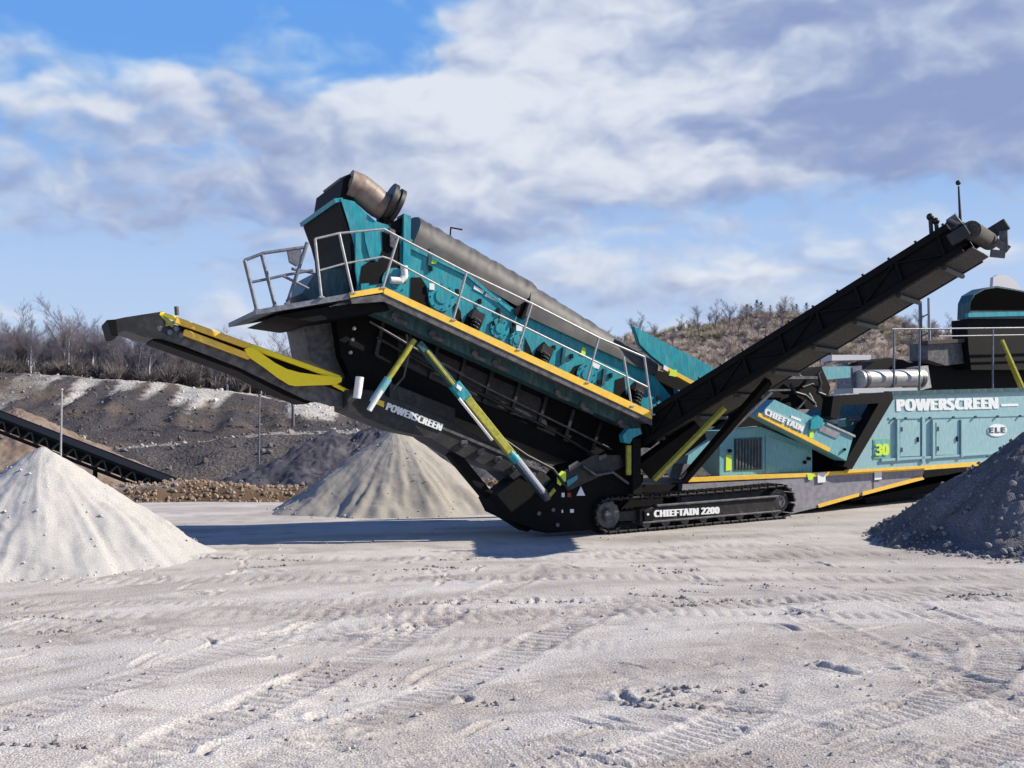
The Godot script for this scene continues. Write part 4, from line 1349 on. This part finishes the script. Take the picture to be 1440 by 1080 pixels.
func side_conveyor(pl: Node3D) -> void:
	var tail := away(915, 612, 16.6)
	var head := away(1372, 332, 13.8)
	var x := (head - tail).normalized()
	var z := x.cross(Vector3.UP).normalized()
	var y := z.cross(x)
	var frame := Transform3D(Basis(x, y, z), tail)
	var length := tail.distance_to(head)
	var o := MeshInstance3D.new()
	var b := MB.new()
	var hw := 0.53
	# lattice side frames
	for s in [-1.0, 1.0]:
		b.box(Transform3D(Basis(), Vector3(length * 0.5 - 0.15, 0.16, s * hw)), Vector3(length, 0.09, 0.07), 0.01)
		b.box(Transform3D(Basis(), Vector3(length * 0.5 - 0.15, -0.18, s * hw)), Vector3(length, 0.09, 0.07), 0.01)
		b.box(Transform3D(Basis(), Vector3(length * 0.5 - 0.15, -0.02, s * (hw - 0.02))), Vector3(length, 0.28, 0.012))
	o.name = "side_conveyor"
	o.mesh = b.mesh()
	o.material_override = M.near_black
	pl.add_child(o, true)
	o.transform = pl.transform.affine_inverse() * frame
	for k in 9:
		var p := length * (k + 0.4) / 9.0
		var m := MB.new()
		m.bar(Vector3(p, -0.14, hw + 0.02), Vector3(p + 0.05, 0.12, hw + 0.02), 0.03, 0.06)
		obj("side_strut", m, M.near_black, o)
	for k in 9:
		var p := length * (k + 0.4) / 9.0
		var q := length * (k + 1.4) / 9.0
		if k == 8:
			break
		var m := MB.new()
		if k % 2 == 0:
			m.bar(Vector3(p + 0.05, -0.13, hw + 0.015), Vector3(q, 0.11, hw + 0.015), 0.02, 0.04)
		else:
			m.bar(Vector3(p + 0.05, 0.11, hw + 0.015), Vector3(q, -0.13, hw + 0.015), 0.02, 0.04)
		obj("lattice_brace", m, M.near_black, o)
	for k in 14:
		var p := length * (k + 0.5) / 14.0
		var m := MB.new()
		for sd in [-1.0, 1.0]:
			m.tube(Vector3(p, 0.1, sd * 0.1), Vector3(p, 0.17, sd * hw * 0.9), 0.035, -1, 10)
		m.bar(Vector3(p, 0.15, hw), Vector3(p, 0.23, hw), 0.03, 0.05)
		obj("idler_set", m, M.black, o)
	var spill := MB.new()
	for k in 60:
		var p := length * (k + 0.2) / 60.0
		spill.ball(Vector3(p, 0.14 + 0.03 * sin(k * 2.7), 0.05 * sin(k * 1.7)), 0.10, 4, 6, Vector3(1.2, 0.5, 2.2))
	obj("carried_stone", spill, M.belt, o)
	var belt := MB.new()
	belt.box(Transform3D(Basis(), Vector3(length * 0.5, 0.12, 0)), Vector3(length, 0.02, hw * 1.8))
	obj("carrying_belt", belt, M.belt, o)
	belt = MB.new()
	belt.box(Transform3D(Basis(), Vector3(length * 0.5 + 0.1, -0.215, 0.0)), Vector3(length - 0.3, 0.02, hw * 1.7))
	obj("return_belt", belt, M.belt, o)
	for k in 8:
		var m := MB.new()
		var p := length * (k + 0.6) / 8.3
		m.tube(Vector3(p, -0.26, -hw * 0.9), Vector3(p, -0.26, hw * 0.9), 0.035, -1, 10)
		obj("return_roller", m, M.black, o)
	var drum := MB.new()
	drum.tube(Vector3(length + 0.05, -0.03, -hw * 0.95), Vector3(length + 0.05, -0.03, hw * 0.95), 0.12, -1, 24)
	obj("head_drum", drum, M.belt, o)
	var cheek := MB.new()
	cheek.box(Transform3D(Basis(), Vector3(length - 0.1, -0.02, hw + 0.05)), Vector3(0.26, 0.16, 0.05), 0.01)
	obj("bearing_cheek", cheek, M.black, o)
	cheek = MB.new()
	cheek.box(Transform3D(Basis(), Vector3(length + 0.10, 0.06, -hw - 0.02)), Vector3(0.5, 0.16, 0.05), 0.01)
	obj("bearing_cheek", cheek, M.black, o)
	var lat := (pl.transform * o.transform).affine_inverse()
	var loc := func(u: float, v: float, d: float) -> Vector3:
		return lat * away(u, v, d)
	var flap := MB.new()
	var fa: Vector3 = loc.call(1411, 325, 13.9)
	var fb: Vector3 = loc.call(1412, 352, 13.9)
	flap.bar(fa, fb, 0.10, 0.05)
	flap.bar(loc.call(1400, 340, 13.9), loc.call(1418, 351, 13.9), 0.10, 0.04)
	obj("rubber_flap", flap, M.steel, o)
	flap = MB.new()
	flap.bar(loc.call(1393, 356, 13.9), loc.call(1413, 358, 13.9), 0.10, 0.03)
	obj("scraper_plate", flap, M.steel, o)
	var mt := MB.new()
	mt.tube(loc.call(1330, 320, 13.9), loc.call(1350, 329, 13.8), 0.13, -1, 14)
	mt.bar(loc.call(1326, 335, 14.0), loc.call(1356, 331, 14.0), 0.3, 0.12)
	obj("drive_motor", mt, M.black, o)
	mt = MB.new()
	mt.bar(loc.call(1337, 305, 14.0), loc.call(1350, 322, 14.0), 0.14, 0.14)
	mt.bar(loc.call(1348, 322, 14.0), loc.call(1395, 338, 14.4), 0.2, 0.06)
	obj("motor_housing", mt, M.rail_grey, o)
	mt = MB.new()
	mt.tube(loc.call(1351, 320, 14.0), loc.call(1348, 262, 14.0), 0.022, 0.012, 8)
	mt.ball(loc.call(1347.5, 257, 14.0), 0.035)
	obj("lamp_mast", mt, M.black, o)
	for k in [[1308, 302, 1310, 332], [1316, 308, 1318, 330]]:
		mt = MB.new()
		mt.tube(loc.call(k[2], k[3], 14.1), loc.call(k[0], k[1], 14.1), 0.028, -1, 8)
		mt.ball(loc.call(k[0], k[1] + 3, 14.1), 0.05)
		obj("hose_post", mt, M.black, o)
	# props that carry it, rising from the chassis
	var m := MB.new()
	m.bar(at(962, 674, 0.1), pl.transform.affine_inverse() * (frame * Vector3(length * 0.40, -0.3, 0.3)), 0.09, 0.12)
	obj("conveyor_prop", m, M.near_black, pl)
	m = MB.new()
	m.tube(at(958, 671, 0.16), at(1085, 552, 0.2), 0.03, -1, 8)
	obj("prop_ram", m, M.steel, pl)
	m = MB.new()
	m.bar(at(920, 674, 0.3), pl.transform.affine_inverse() * (frame * Vector3(length * 0.27, -0.34, 0.45)), 0.05, 0.09)
	obj("prop_stripe", m, M.olive, pl)
	m = MB.new()
	m.bar(at(905, 660, -0.1), pl.transform.affine_inverse() * (frame * Vector3(length * 0.16, -0.36, 0.2)), 0.3, 0.22)
	obj("conveyor_foot", m, M.near_black, pl)


func crushing_plant() -> void:
	var z := -5.5
	var foot := at(1330, 640, z - 1.0)
	var off := Vector3(foot.x, 0.0, z - 1.0)
	var root := thing("crushing_plant", "dark teal hooded crushing machine with railed deck behind the hopper", "crushing machine", plant_frame * Transform3D(Basis(), off))
	var add := func(o: Node3D) -> Node3D:
		o.position -= off
		return o
	var body: Node3D = add.call(plate("machine_body", M.near_black, root, [1306, 508, 1416, 500, 1500, 500, 1500, 640, 1240, 640, 1240, 565, 1300, 560], z - 0.6, 0.8))
	add.call(plate("dusty_skirt", M.steel, root, [1305, 482, 1412, 476, 1412, 505, 1330, 514, 1305, 506], z - 0.3, 0.6))
	add.call(plate("skirt_edge", M.belt, root, [1305, 479, 1412, 473, 1412, 478, 1305, 484], z - 0.2, 0.3))
	# arched hood
	var hood := PackedVector2Array()
	var hp := [1364, 448, 1365, 425, 1370, 414, 1385, 405, 1402, 402, 1425, 406, 1455, 412, 1480, 422, 1490, 448]
	var mb := MB.new()
	mb.prism(outline(hp, z), z, z - 0.4)
	var ho: Node3D = add.call(obj("arched_hood", mb, M.teal_dark, root))
	var dk: Node3D = plate("hood_black_plate", M.void, ho, [1366, 436, 1367, 424, 1373, 414, 1386, 407, 1402, 404.5, 1425, 408, 1455, 414, 1478, 424, 1486, 436], z + 0.02, 0.04)  # flat black plate; the shade inside the hood is painted
	add.call(plate("hood_base", M.near_black, root, [1360, 449, 1490, 447, 1490, 520, 1366, 520, 1362, 490], z - 0.1, 0.5))
	add.call(plate("hood_sill", M.teal, root, [1362, 440, 1490, 437, 1490, 443, 1362, 446], z + 0.06, 0.1))
	add.call(plate("sheet_cowl", M.sheet, root, [1396, 403, 1397, 390, 1404, 386, 1418, 388, 1430, 396, 1436, 408], z - 1.3, 0.1))
	# long silencer drum
	var dr := MB.new()
	dr.tube(at(1208, 533, z), at(1296, 531, z), 0.21, -1, 28)
	var dm: Node3D = add.call(obj("silencer_drum", dr, M.rail, root))
	for u in [1212, 1248, 1290]:
		var bd := MB.new()
		bd.tube(at(u, 533, z), at(u + 4, 532.9, z), 0.225, -1, 28)
		obj("drum_band", bd, M.steel, dm)
	add.call(plate("belt_hump", M.near_black, root, [1214, 520, 1230, 508, 1250, 503, 1270, 506, 1295, 519, 1295, 524, 1214, 524], z - 0.6, 0.8))
	add.call(plate("end_box", M.rail_grey, root, [1196, 518, 1212, 514, 1214, 545, 1198, 548], z - 0.1, 0.5))
	add.call(plate("end_box", M.rail, root, [1292, 516, 1305, 514, 1310, 545, 1294, 549], z + 0.1, 0.4))
	add.call(plate("deck_frame", M.sheet, root, [1170, 499, 1225, 499, 1225, 506, 1170, 507], z - 1.2, 0.4))
	add.call(plate("lower_body", M.near_black, root, [1243, 552, 1310, 548, 1310, 640, 1243, 640], z - 0.4, 0.8))
	var pr := func(a: float, b: float, c: float, d: float) -> Array:
		return [at(a, b, z + 0.3) - off, at(c, d, z + 0.3) - off]
	handrail(root, M.rail_grey, [at(1254, 463, z + 0.3) - off, at(1440, 461, z + 0.3) - off, at(1500, 460, z + 0.3) - off], [at(1320, 473, z + 0.3) - off, at(1500, 470, z + 0.3) - off],
		[pr.call(1257, 552, 1257, 463), pr.call(1293, 552, 1293, 462), pr.call(1396, 552, 1396, 461)], 0.022)
	var ld := MB.new()
	ld.bar(at(1409, 478, z + 0.5), at(1440, 548, z + 0.5), 0.06, 0.07)
	ld.bar(at(1416, 500, z + 0.3), at(1436, 548, z + 0.3), 0.06, 0.07)
	add.call(obj("stair_rail", ld, M.olive, root))


func light_mast() -> void:
	var p := away(1298, 690, 30.0)
	p.y = base_h(p.x, p.z)
	var t := thing("light_mast", "slim twin grey mast rising behind the long drum", "mast", Transform3D(Basis(), p))
	var top := away(1298, 424, 30.0)
	var m := MB.new()
	m.tube(Vector3(0, -0.2, 0), Vector3(0, top.y - p.y, 0), 0.06, 0.05, 8)
	obj("mast_tube", m, M.rail_grey, t)
	m = MB.new()
	m.tube(Vector3(0.26, 0, 0), Vector3(0.24, top.y - p.y + 0.1, 0), 0.05, 0.04, 8)
	obj("mast_tube", m, M.rail, t)
	for k in 8:
		m = MB.new()
		var y := 0.8 + k * (top.y - p.y - 1.0) / 7.5
		m.tube(Vector3(0, y, 0), Vector3(0.25, y + 0.12, 0), 0.02, -1, 6)
		obj("mast_rung", m, M.rail_grey, t)


func ground_conveyor() -> void:
	var a := away(-70, 566, 33.0)
	var b := away(250, 690, 31.0)
	var x := (b - a).normalized()
	var z := x.cross(Vector3.UP).normalized()
	var y := z.cross(x)
	var l := a.distance_to(b)
	var mid := (a + b) * 0.5
	var foot := Vector3(mid.x, base_h(mid.x, mid.z), mid.z)
	var t := thing("stockpile_conveyor", "dark sloping conveyor passing behind the white sand pile", "conveyor", Transform3D(Basis(), foot))
	var f := Transform3D(Basis(x, y, z), Vector3(a.x, a.y, a.z) - foot)
	var m := MB.new()
	for s in [-0.4, 0.4]:
		m.box(f * Transform3D(Basis(), Vector3(l * 0.5, 0.19, s)), Vector3(l, 0.09, 0.08), 0.01)
		m.box(f * Transform3D(Basis(), Vector3(l * 0.5, -0.19, s)), Vector3(l, 0.09, 0.08), 0.01)
	obj("conveyor_frame", m, M.near_black, t)
	for k in 16:
		m = MB.new()
		m.bar(f * Vector3(l * k / 16.0, -0.18, 0.4), f * Vector3(l * (k + 0.5) / 16.0, 0.18, 0.4), 0.05, 0.06)
		m.bar(f * Vector3(l * (k + 0.5) / 16.0, 0.18, 0.4), f * Vector3(l * (k + 1) / 16.0, -0.18, 0.4), 0.05, 0.06)
		obj("lattice_brace", m, M.black, t)
	m = MB.new()
	m.box(f * Transform3D(Basis(), Vector3(l * 0.5, 0.21, 0)), Vector3(l, 0.02, 0.7))
	m.box(f * Transform3D(Basis(), Vector3(l * 0.5, -0.02, -0.1)), Vector3(l, 0.3, 0.5))
	obj("belt", m, M.near_black, t)
	for u in [5.0, 130.0]:
		m = MB.new()
		var k: float = (u + 70.0) / 292.0
		var p: Vector3 = f * Vector3(l * k, -0.12, 0.3)
		m.tube(p, Vector3(p.x, -0.9, p.z), 0.07, -1, 8)
		obj("support_leg", m, M.near_black, t)


func post(called: String, label: String, u: float, v0: float, d: float, mt: Material, r: float) -> void:
	var top := away(u, v0, d)
	var g := base_h(top.x, top.z)
	if d > 37.0:
		g = maxf(g, bank_h(top.x, top.z))
	var t := thing(called, label, "pole", Transform3D(Basis(), Vector3(top.x, g, top.z)))
	var m := MB.new()
	m.tube(Vector3(0, -0.3, 0), Vector3(0.0, top.y - g, 0), r, r * 0.8, 8)
	obj("pole_shaft", m, mt, t)
	m = MB.new()
	m.ball(Vector3(0, top.y - g, 0), r * 1.4, 5, 8)
	obj("pole_cap", m, mt, t)


# ------------------------------------------------------------------ the scene
func _ready() -> void:
	# camera
	var cam := Camera3D.new()
	cam.name = "camera"
	add_child(cam)
	cam.position = EYE
	cam.rotation = Vector3(PITCH, 0, 0)
	cam.fov = rad_to_deg(2.0 * atan(540.0 / FOCAL))
	cam.near = 0.1
	cam.far = 3000.0
	cam.current = true
	# noises
	for k in [[low_noise, 1, 0.12, 3], [mid_noise, 2, 0.7, 4], [fine_noise, 3, 3.2, 4]]:
		k[0].seed = k[1]
		k[0].frequency = k[2]
		k[0].fractal_octaves = k[3]
		k[0].noise_type = FastNoiseLite.TYPE_SIMPLEX_SMOOTH
	# sky and light
	var env := Environment.new()
	env.background_mode = Environment.BG_SKY
	var sky := Sky.new()
	var sm := PanoramaSkyMaterial.new()
	sm.panorama = make_sky()
	sky.sky_material = sm
	env.sky = sky
	env.background_energy_multiplier = 0.66
	env.tonemap_mode = Environment.TONE_MAPPER_LINEAR
	env.tonemap_exposure = 1.5
	env.sdfgi_enabled = true
	env.ssao_enabled = true
	env.ssil_enabled = true
	var we := WorldEnvironment.new()
	we.name = "world_environment"
	we.environment = env
	add_child(we)
	var sun := DirectionalLight3D.new()
	sun.name = "sun"
	sun.light_energy = 1.6
	sun.light_color = Color(1.0, 0.96, 0.895)
	sun.light_angular_distance = 0.5
	sun.shadow_enabled = true
	add_child(sun)
	sun.look_at_from_position(Vector3.ZERO, -Vector3(0.80, 0.56, -0.03))
	# the machine's frame
	var ex := Vector3(cos(deg_to_rad(25.0)) * cos(deg_to_rad(2.0)), sin(deg_to_rad(2.0)), -sin(deg_to_rad(25.0)) * cos(deg_to_rad(2.0)))
	var ez := Vector3(sin(deg_to_rad(25.0)), 0, cos(deg_to_rad(25.0)))
	plant_frame = Transform3D(Basis(ex, ez.cross(ex), ez), Vector3(1.39, 0.0, -15.79))
	make_materials()
	# ground
	make_gouges()
	var xs := ticks(-4.4, 4.4, 0.023, 1.03, -500.0, 500.0)
	var zs := ticks(-8.6, -4.7, 0.019, 1.03, -600.0, 40.0)
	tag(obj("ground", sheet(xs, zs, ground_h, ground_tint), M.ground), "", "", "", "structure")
	xs = ticks(-40.0, 8.0, 0.35, 1.25, -110.0, 40.0)
	zs = ticks(-82.0, -36.0, 0.35, 1.2, -190.0, -35.0)
	tag(obj("quarry_bank", sheet(xs, zs, bank_h, bank_tint), M.far_earth), "", "", "", "structure")
	xs = ticks(0.0, 90.0, 0.8, 1.2, -70.0, 260.0)
	zs = ticks(-158.0, -70.0, 0.9, 1.2, -260.0, -68.0)
	tag(obj("hill", sheet(xs, zs, hill_h, hill_tint), M.far_earth), "", "", "", "structure")
	rubble_bank()
	# machines
	screening_plant()
	crushing_plant()
	light_mast()
	ground_conveyor()
	post("slim_pole", "thin pale pole standing left, in front of the quarry bank", 87, 548, 27.0, M.rail, 0.03)
	post("slim_pole", "thin faint pole below the yellow guarded conveyor, before the quarry bank", 365, 556, 34.0, M.rail_grey, 0.035)
	# heaps
	heap("gravel_pile", "pale white sand pile at the left edge of the yard", [[-5.68, -12.9, 1.41, 0.82], [-5.55, -13.1, 1.28, 0.765], [-6.4, -12.8, 1.0, 0.74]], 2.4, [Color(0.50, 0.498, 0.488), Color(0.62, 0.613, 0.60)], 41, 520, 0.030, 0.012, "sand")
	heap("gravel_pile", "beige grey sand pile under the raised machine end", [[-2.28, -21.0, 1.62, 0.72], [-2.9, -20.6, 1.05, 0.66]], 2.8, [Color(0.37, 0.35, 0.315), Color(0.48, 0.46, 0.42)], 42, 420, 0.038, 0.014, "sand")
	heap("gravel_pile", "dark grey stone pile at the right edge of the yard", [[7.12, -14.1, 1.64, 0.77], [8.0, -14.6, 1.5, 0.76]], 3.0, [Color(0.14, 0.14, 0.15), Color(0.30, 0.295, 0.305)], 43, 2200, 0.06, 0.035)
	heap("gravel_pile", "white sand pile glimpsed through the dark frame beside the hopper", [[9.7, -31.0, 2.75, 0.72]], 4.2, [Color(0.55, 0.55, 0.54), Color(0.68, 0.68, 0.67)], 46, 60, 0.06, 0.014, "sand")
	heap("spoil_heap", "blue black spoil heap behind the beige sand pile", [[-3.9, -33.0, 2.45, 0.55], [-5.5, -32.6, 2.15, 0.5], [-6.9, -32.2, 1.5, 0.45], [-2.4, -32.5, 2.1, 0.55], [-0.8, -32.5, 1.6, 0.5]], 6.2, [Color(0.045, 0.045, 0.07), Color(0.20, 0.195, 0.21)], 44, 500, 0.12, 0.06)
	heap("soil_heap", "brown soil heap behind the dark sloping conveyor", [[-16.9, -36.5, 3.1, 0.55], [-19.5, -37.0, 3.0, 0.55]], 6.5, [Color(0.22, 0.15, 0.11), Color(0.40, 0.34, 0.29)], 45, 400, 0.12, 0.05)
	plants()
	loose_ground()


func rubble_bank() -> void:
	rng.seed = 77
	var xs := ticks(-17.0, 4.0, 0.16, 1.3, -40.0, 30.0)
	var zs := ticks(-30.5, -27.0, 0.12, 1.3, -40.0, -26.4)
	var hh := func(x: float, z: float) -> float:
		var d := -z + mid_noise.get_noise_2d(x * 0.5, 4.0) * 0.5
		var top := 0.62 + 0.16 * low_noise.get_noise_2d(x * 3.0, 2.0) + 0.08 * mid_noise.get_noise_2d(x, z)
		return base_h(x, z) - 0.15 + top * smoothstep(27.2, 28.6, d) * (1.0 - smoothstep(31.0, 36.0, d)) + 0.07 * mid_noise.get_noise_2d(x * 2.2, z * 2.2) * smoothstep(27.0, 27.6, d)
	var tt := func(x: float, _y: float, z: float) -> Color:
		var c := Color(0.20, 0.135, 0.09).lerp(Color(0.40, 0.31, 0.22), smoothstep(-0.2, 0.5, mid_noise.get_noise_2d(x * 0.5, z * 0.8)))
		return c.lerp(Color(0.50, 0.49, 0.47), smoothstep(28.1, 28.5, -z) * smoothstep(-8.6, -9.4, x))
	tag(obj("rubble_embankment", sheet(xs, zs, hh, tt), M.pile), "", "", "", "structure")
	var rocks := []
	for k in 5200:
		var d := rng.randf_range(38.0, 76.0)
		var x := rng.randf_range(-38.0, 2.0)
		var s := 0.05 + 0.30 * pow(rng.randf(), 5.0)
		var y := bank_h(x, -d)
		rocks.append([spot(Vector3(x, y + s * 0.1, -d), s, 1.5), bank_tint(x, y, -d) * rng.randf_range(0.75, 1.2)])
	tag(scatter("bank_rubble", lump(12), M.stone, rocks), "broken grey rock strewn over the quarry bank", "rubble", "", "stuff")
	var spots := []
	for k in 3600:
		var x := rng.randf_range(-17.0, 5.0)
		var z := rng.randf_range(-29.4, -26.9)
		var s := rng.randf_range(0.03, 0.13)
		var c := Color(0.17, 0.11, 0.075).lerp(Color(0.36, 0.28, 0.20), rng.randf())
		spots.append([spot(Vector3(x, hh.call(x, z) + s * 0.15, z), s, 1.5), c])
	tag(scatter("embankment_rubble", lump(9), M.stone, spots), "broken brown rubble lying along the low embankment", "rubble", "", "stuff")


func plants() -> void:
	make_tree_kit()
	rng.seed = 5
	# the wood on the quarry's crest
	for k in 190:
		var d := rng.randf_range(79.0, 104.0)
		var u := lerpf(-30.0, 470.0, (k + rng.randf()) / 190.0)
		var p := away(u, 600, d)
		p.y = bank_h(p.x, p.z)
		var h := rng.randf_range(0.40, 0.58) * d / 92.0 * (1.0 if u < 330 else 0.92)
		var pale := rng.randf() < 0.4
		var where := "left of the tallest" if u < 85.0 else ("behind the conveyor head" if u < 250.0 else "near the machine's chute")
		tree("bare_tree", "%s bare tree in the quarry crest wood, %s" % ["pale trunked" if pale else "dark trunked", where], "bare trees on the quarry crest", p, h, tree_kit[k % 5], M.pale_bark if pale else M.bark, M.twig_brown if rng.randf() < 0.2 else M.twig)
	for k in [[90, 84.0, 0.74, "tallest bare dark tree on the quarry crest, behind the thin pole"], [30, 84.0, 0.66, "tall bare tree near the left end of the quarry crest"], [412, 60.0, 0.6, "bare brownish tree seen in the gap left of the machine's chute"]]:
		var p := away(k[0], 600, k[1])
		p.y = bank_h(p.x, p.z)
		tree("bare_tree", k[3], "", p, k[2], tree_kit[1], M.bark, M.twig)
	var bush := MB.new()
	bush.use_col = false
	var rg := RandomNumberGenerator.new()
	rg.seed = 8
	for i in 34:
		var a := rg.randf() * TAU
		var d := Vector3(cos(a) * rg.randf_range(0.1, 0.9), rg.randf_range(0.5, 1.0), sin(a) * rg.randf_range(0.1, 0.9)).normalized()
		var q := d * rg.randf_range(0.35, 0.65)
		bush.tube(Vector3.ZERO, q, 0.03, 0.015, 3, false)
		for j in 3:
			var e := (d + Vector3(rg.randf_range(-0.7, 0.7), rg.randf_range(-0.2, 0.6), rg.randf_range(-0.7, 0.7))).normalized()
			bush.tube(q * rg.randf_range(0.5, 1.0), q + e * rg.randf_range(0.2, 0.5), 0.016, 0.004, 3, false)
	var bm := bush.mesh()
	var spots := []
	for k in 420:
		var d := rng.randf_range(78.0, 108.0)
		var p := away(rng.randf_range(-60, 560), 600, d)
		p.y = bank_h(p.x, p.z)
		spots.append([spot(p, rng.randf_range(0.7, 1.9), 0.2), Color(0.085, 0.078, 0.082).lerp(Color(0.20, 0.18, 0.18), rng.randf())])
	tag(scatter("undergrowth", bm, M.scrub, spots), "bare undergrowth between the trees on the quarry crest", "undergrowth", "", "stuff")
	spots = []
	for k in 4200:
		var d := 72.0 + 84.0 * pow(rng.randf(), 0.7)
		var p := away(rng.randf_range(560, 1480), 600, d)
		p.y = hill_h(p.x, p.z) - 0.1
		var s := rng.randf_range(0.5, 1.35)
		var c := Color(0.40, 0.345, 0.315).lerp(Color(0.64, 0.57, 0.52), rng.randf())
		if low_noise.get_noise_2d(p.x * 0.5 + 90.0, p.z * 0.5) > 0.12:
			c = c.lerp(Color(0.26, 0.27, 0.17), 0.55)
		spots.append([spot(p, s, 0.2), c])
	tag(scatter("hillside_scrub", bm, M.scrub, spots), "brown leafless scrub covering the hill behind the machine", "scrub", "", "stuff")
	for k in 46:
		var u := lerpf(850.0, 1350.0, (k + rng.randf()) / 46.0)
		var d := rng.randf_range(118.0, 152.0)
		var p := away(u, 600, d)
		p.y = hill_h(p.x, p.z)
		tree("bare_tree", "bare leafless tree on the brown hill behind the machine", "bare trees on the hill", p, rng.randf_range(0.25, 0.5), tree_kit[k % 5], M.bark, M.twig_brown if k % 2 else M.twig)
	for k in [[1052, 0.42], [1066, 0.5], [1072, 0.44], [1058, 0.36], [1085, 0.34], [1100, 0.32], [1010, 0.3], [1122, 0.36], [1136, 0.4]]:
		var p := away(k[0], 600, 149.0)
		p.y = hill_h(p.x, p.z)
		tree("fir_tree", "small dark evergreen tree on the ridge of the brown hill", "evergreen trees on the ridge", p, k[1], fir_kit[int(k[0]) % 2], M.bark, M.needle)


func loose_ground() -> void:
	rng.seed = 21
	var spots := []
	for k in 5200:
		var d := 4.8 + 13.0 * pow(rng.randf(), 1.5)
		var x := rng.randf_range(-0.56, 0.56) * d
		var patch := mid_noise.get_noise_2d(x * 0.5, -d * 1.2 + 50.0)
		if rng.randf() > 0.25 + patch * 1.4:
			continue
		var s := 0.008 + 0.026 * pow(rng.randf(), 3.0)
		spots.append([spot(Vector3(x, ground_h(x, -d) + s * 0.15, -d), s, 1.5), Color(0.26, 0.24, 0.23).lerp(Color(0.46, 0.44, 0.43), rng.randf())])
	tag(scatter("loose_gravel", lump(2), M.stone, spots), "small loose stones scattered over the pale yard", "gravel", "", "stuff")
	spots = []
	for c in 36:
		var d := 5.0 + 8.0 * rng.randf()
		var x := rng.randf_range(-0.5, 0.5) * d
		var along := rng.randf_range(0.2, 0.9)
		var dir := deg_to_rad(rng.randf_range(-35.0, 30.0))
		for q in rng.randi_range(14, 44):
			var o := rng.randf_range(-along, along) * 0.5
			var px := x + o * cos(dir) + rng.randfn(0.0, 0.03)
			var pz := -d + o * sin(dir) + rng.randfn(0.0, 0.03)
			var s := 0.010 + 0.034 * pow(rng.randf(), 2.2)
			spots.append([spot(Vector3(px, ground_h(px, pz) + s * 0.1, pz), s, 1.0), Color(0.15, 0.135, 0.125).lerp(Color(0.36, 0.33, 0.31), rng.randf())])
	tag(scatter("earth_clods", lump(6, 0.6), M.stone, spots), "brown grey clods thrown up beside the wheel tracks", "clods", "", "stuff")
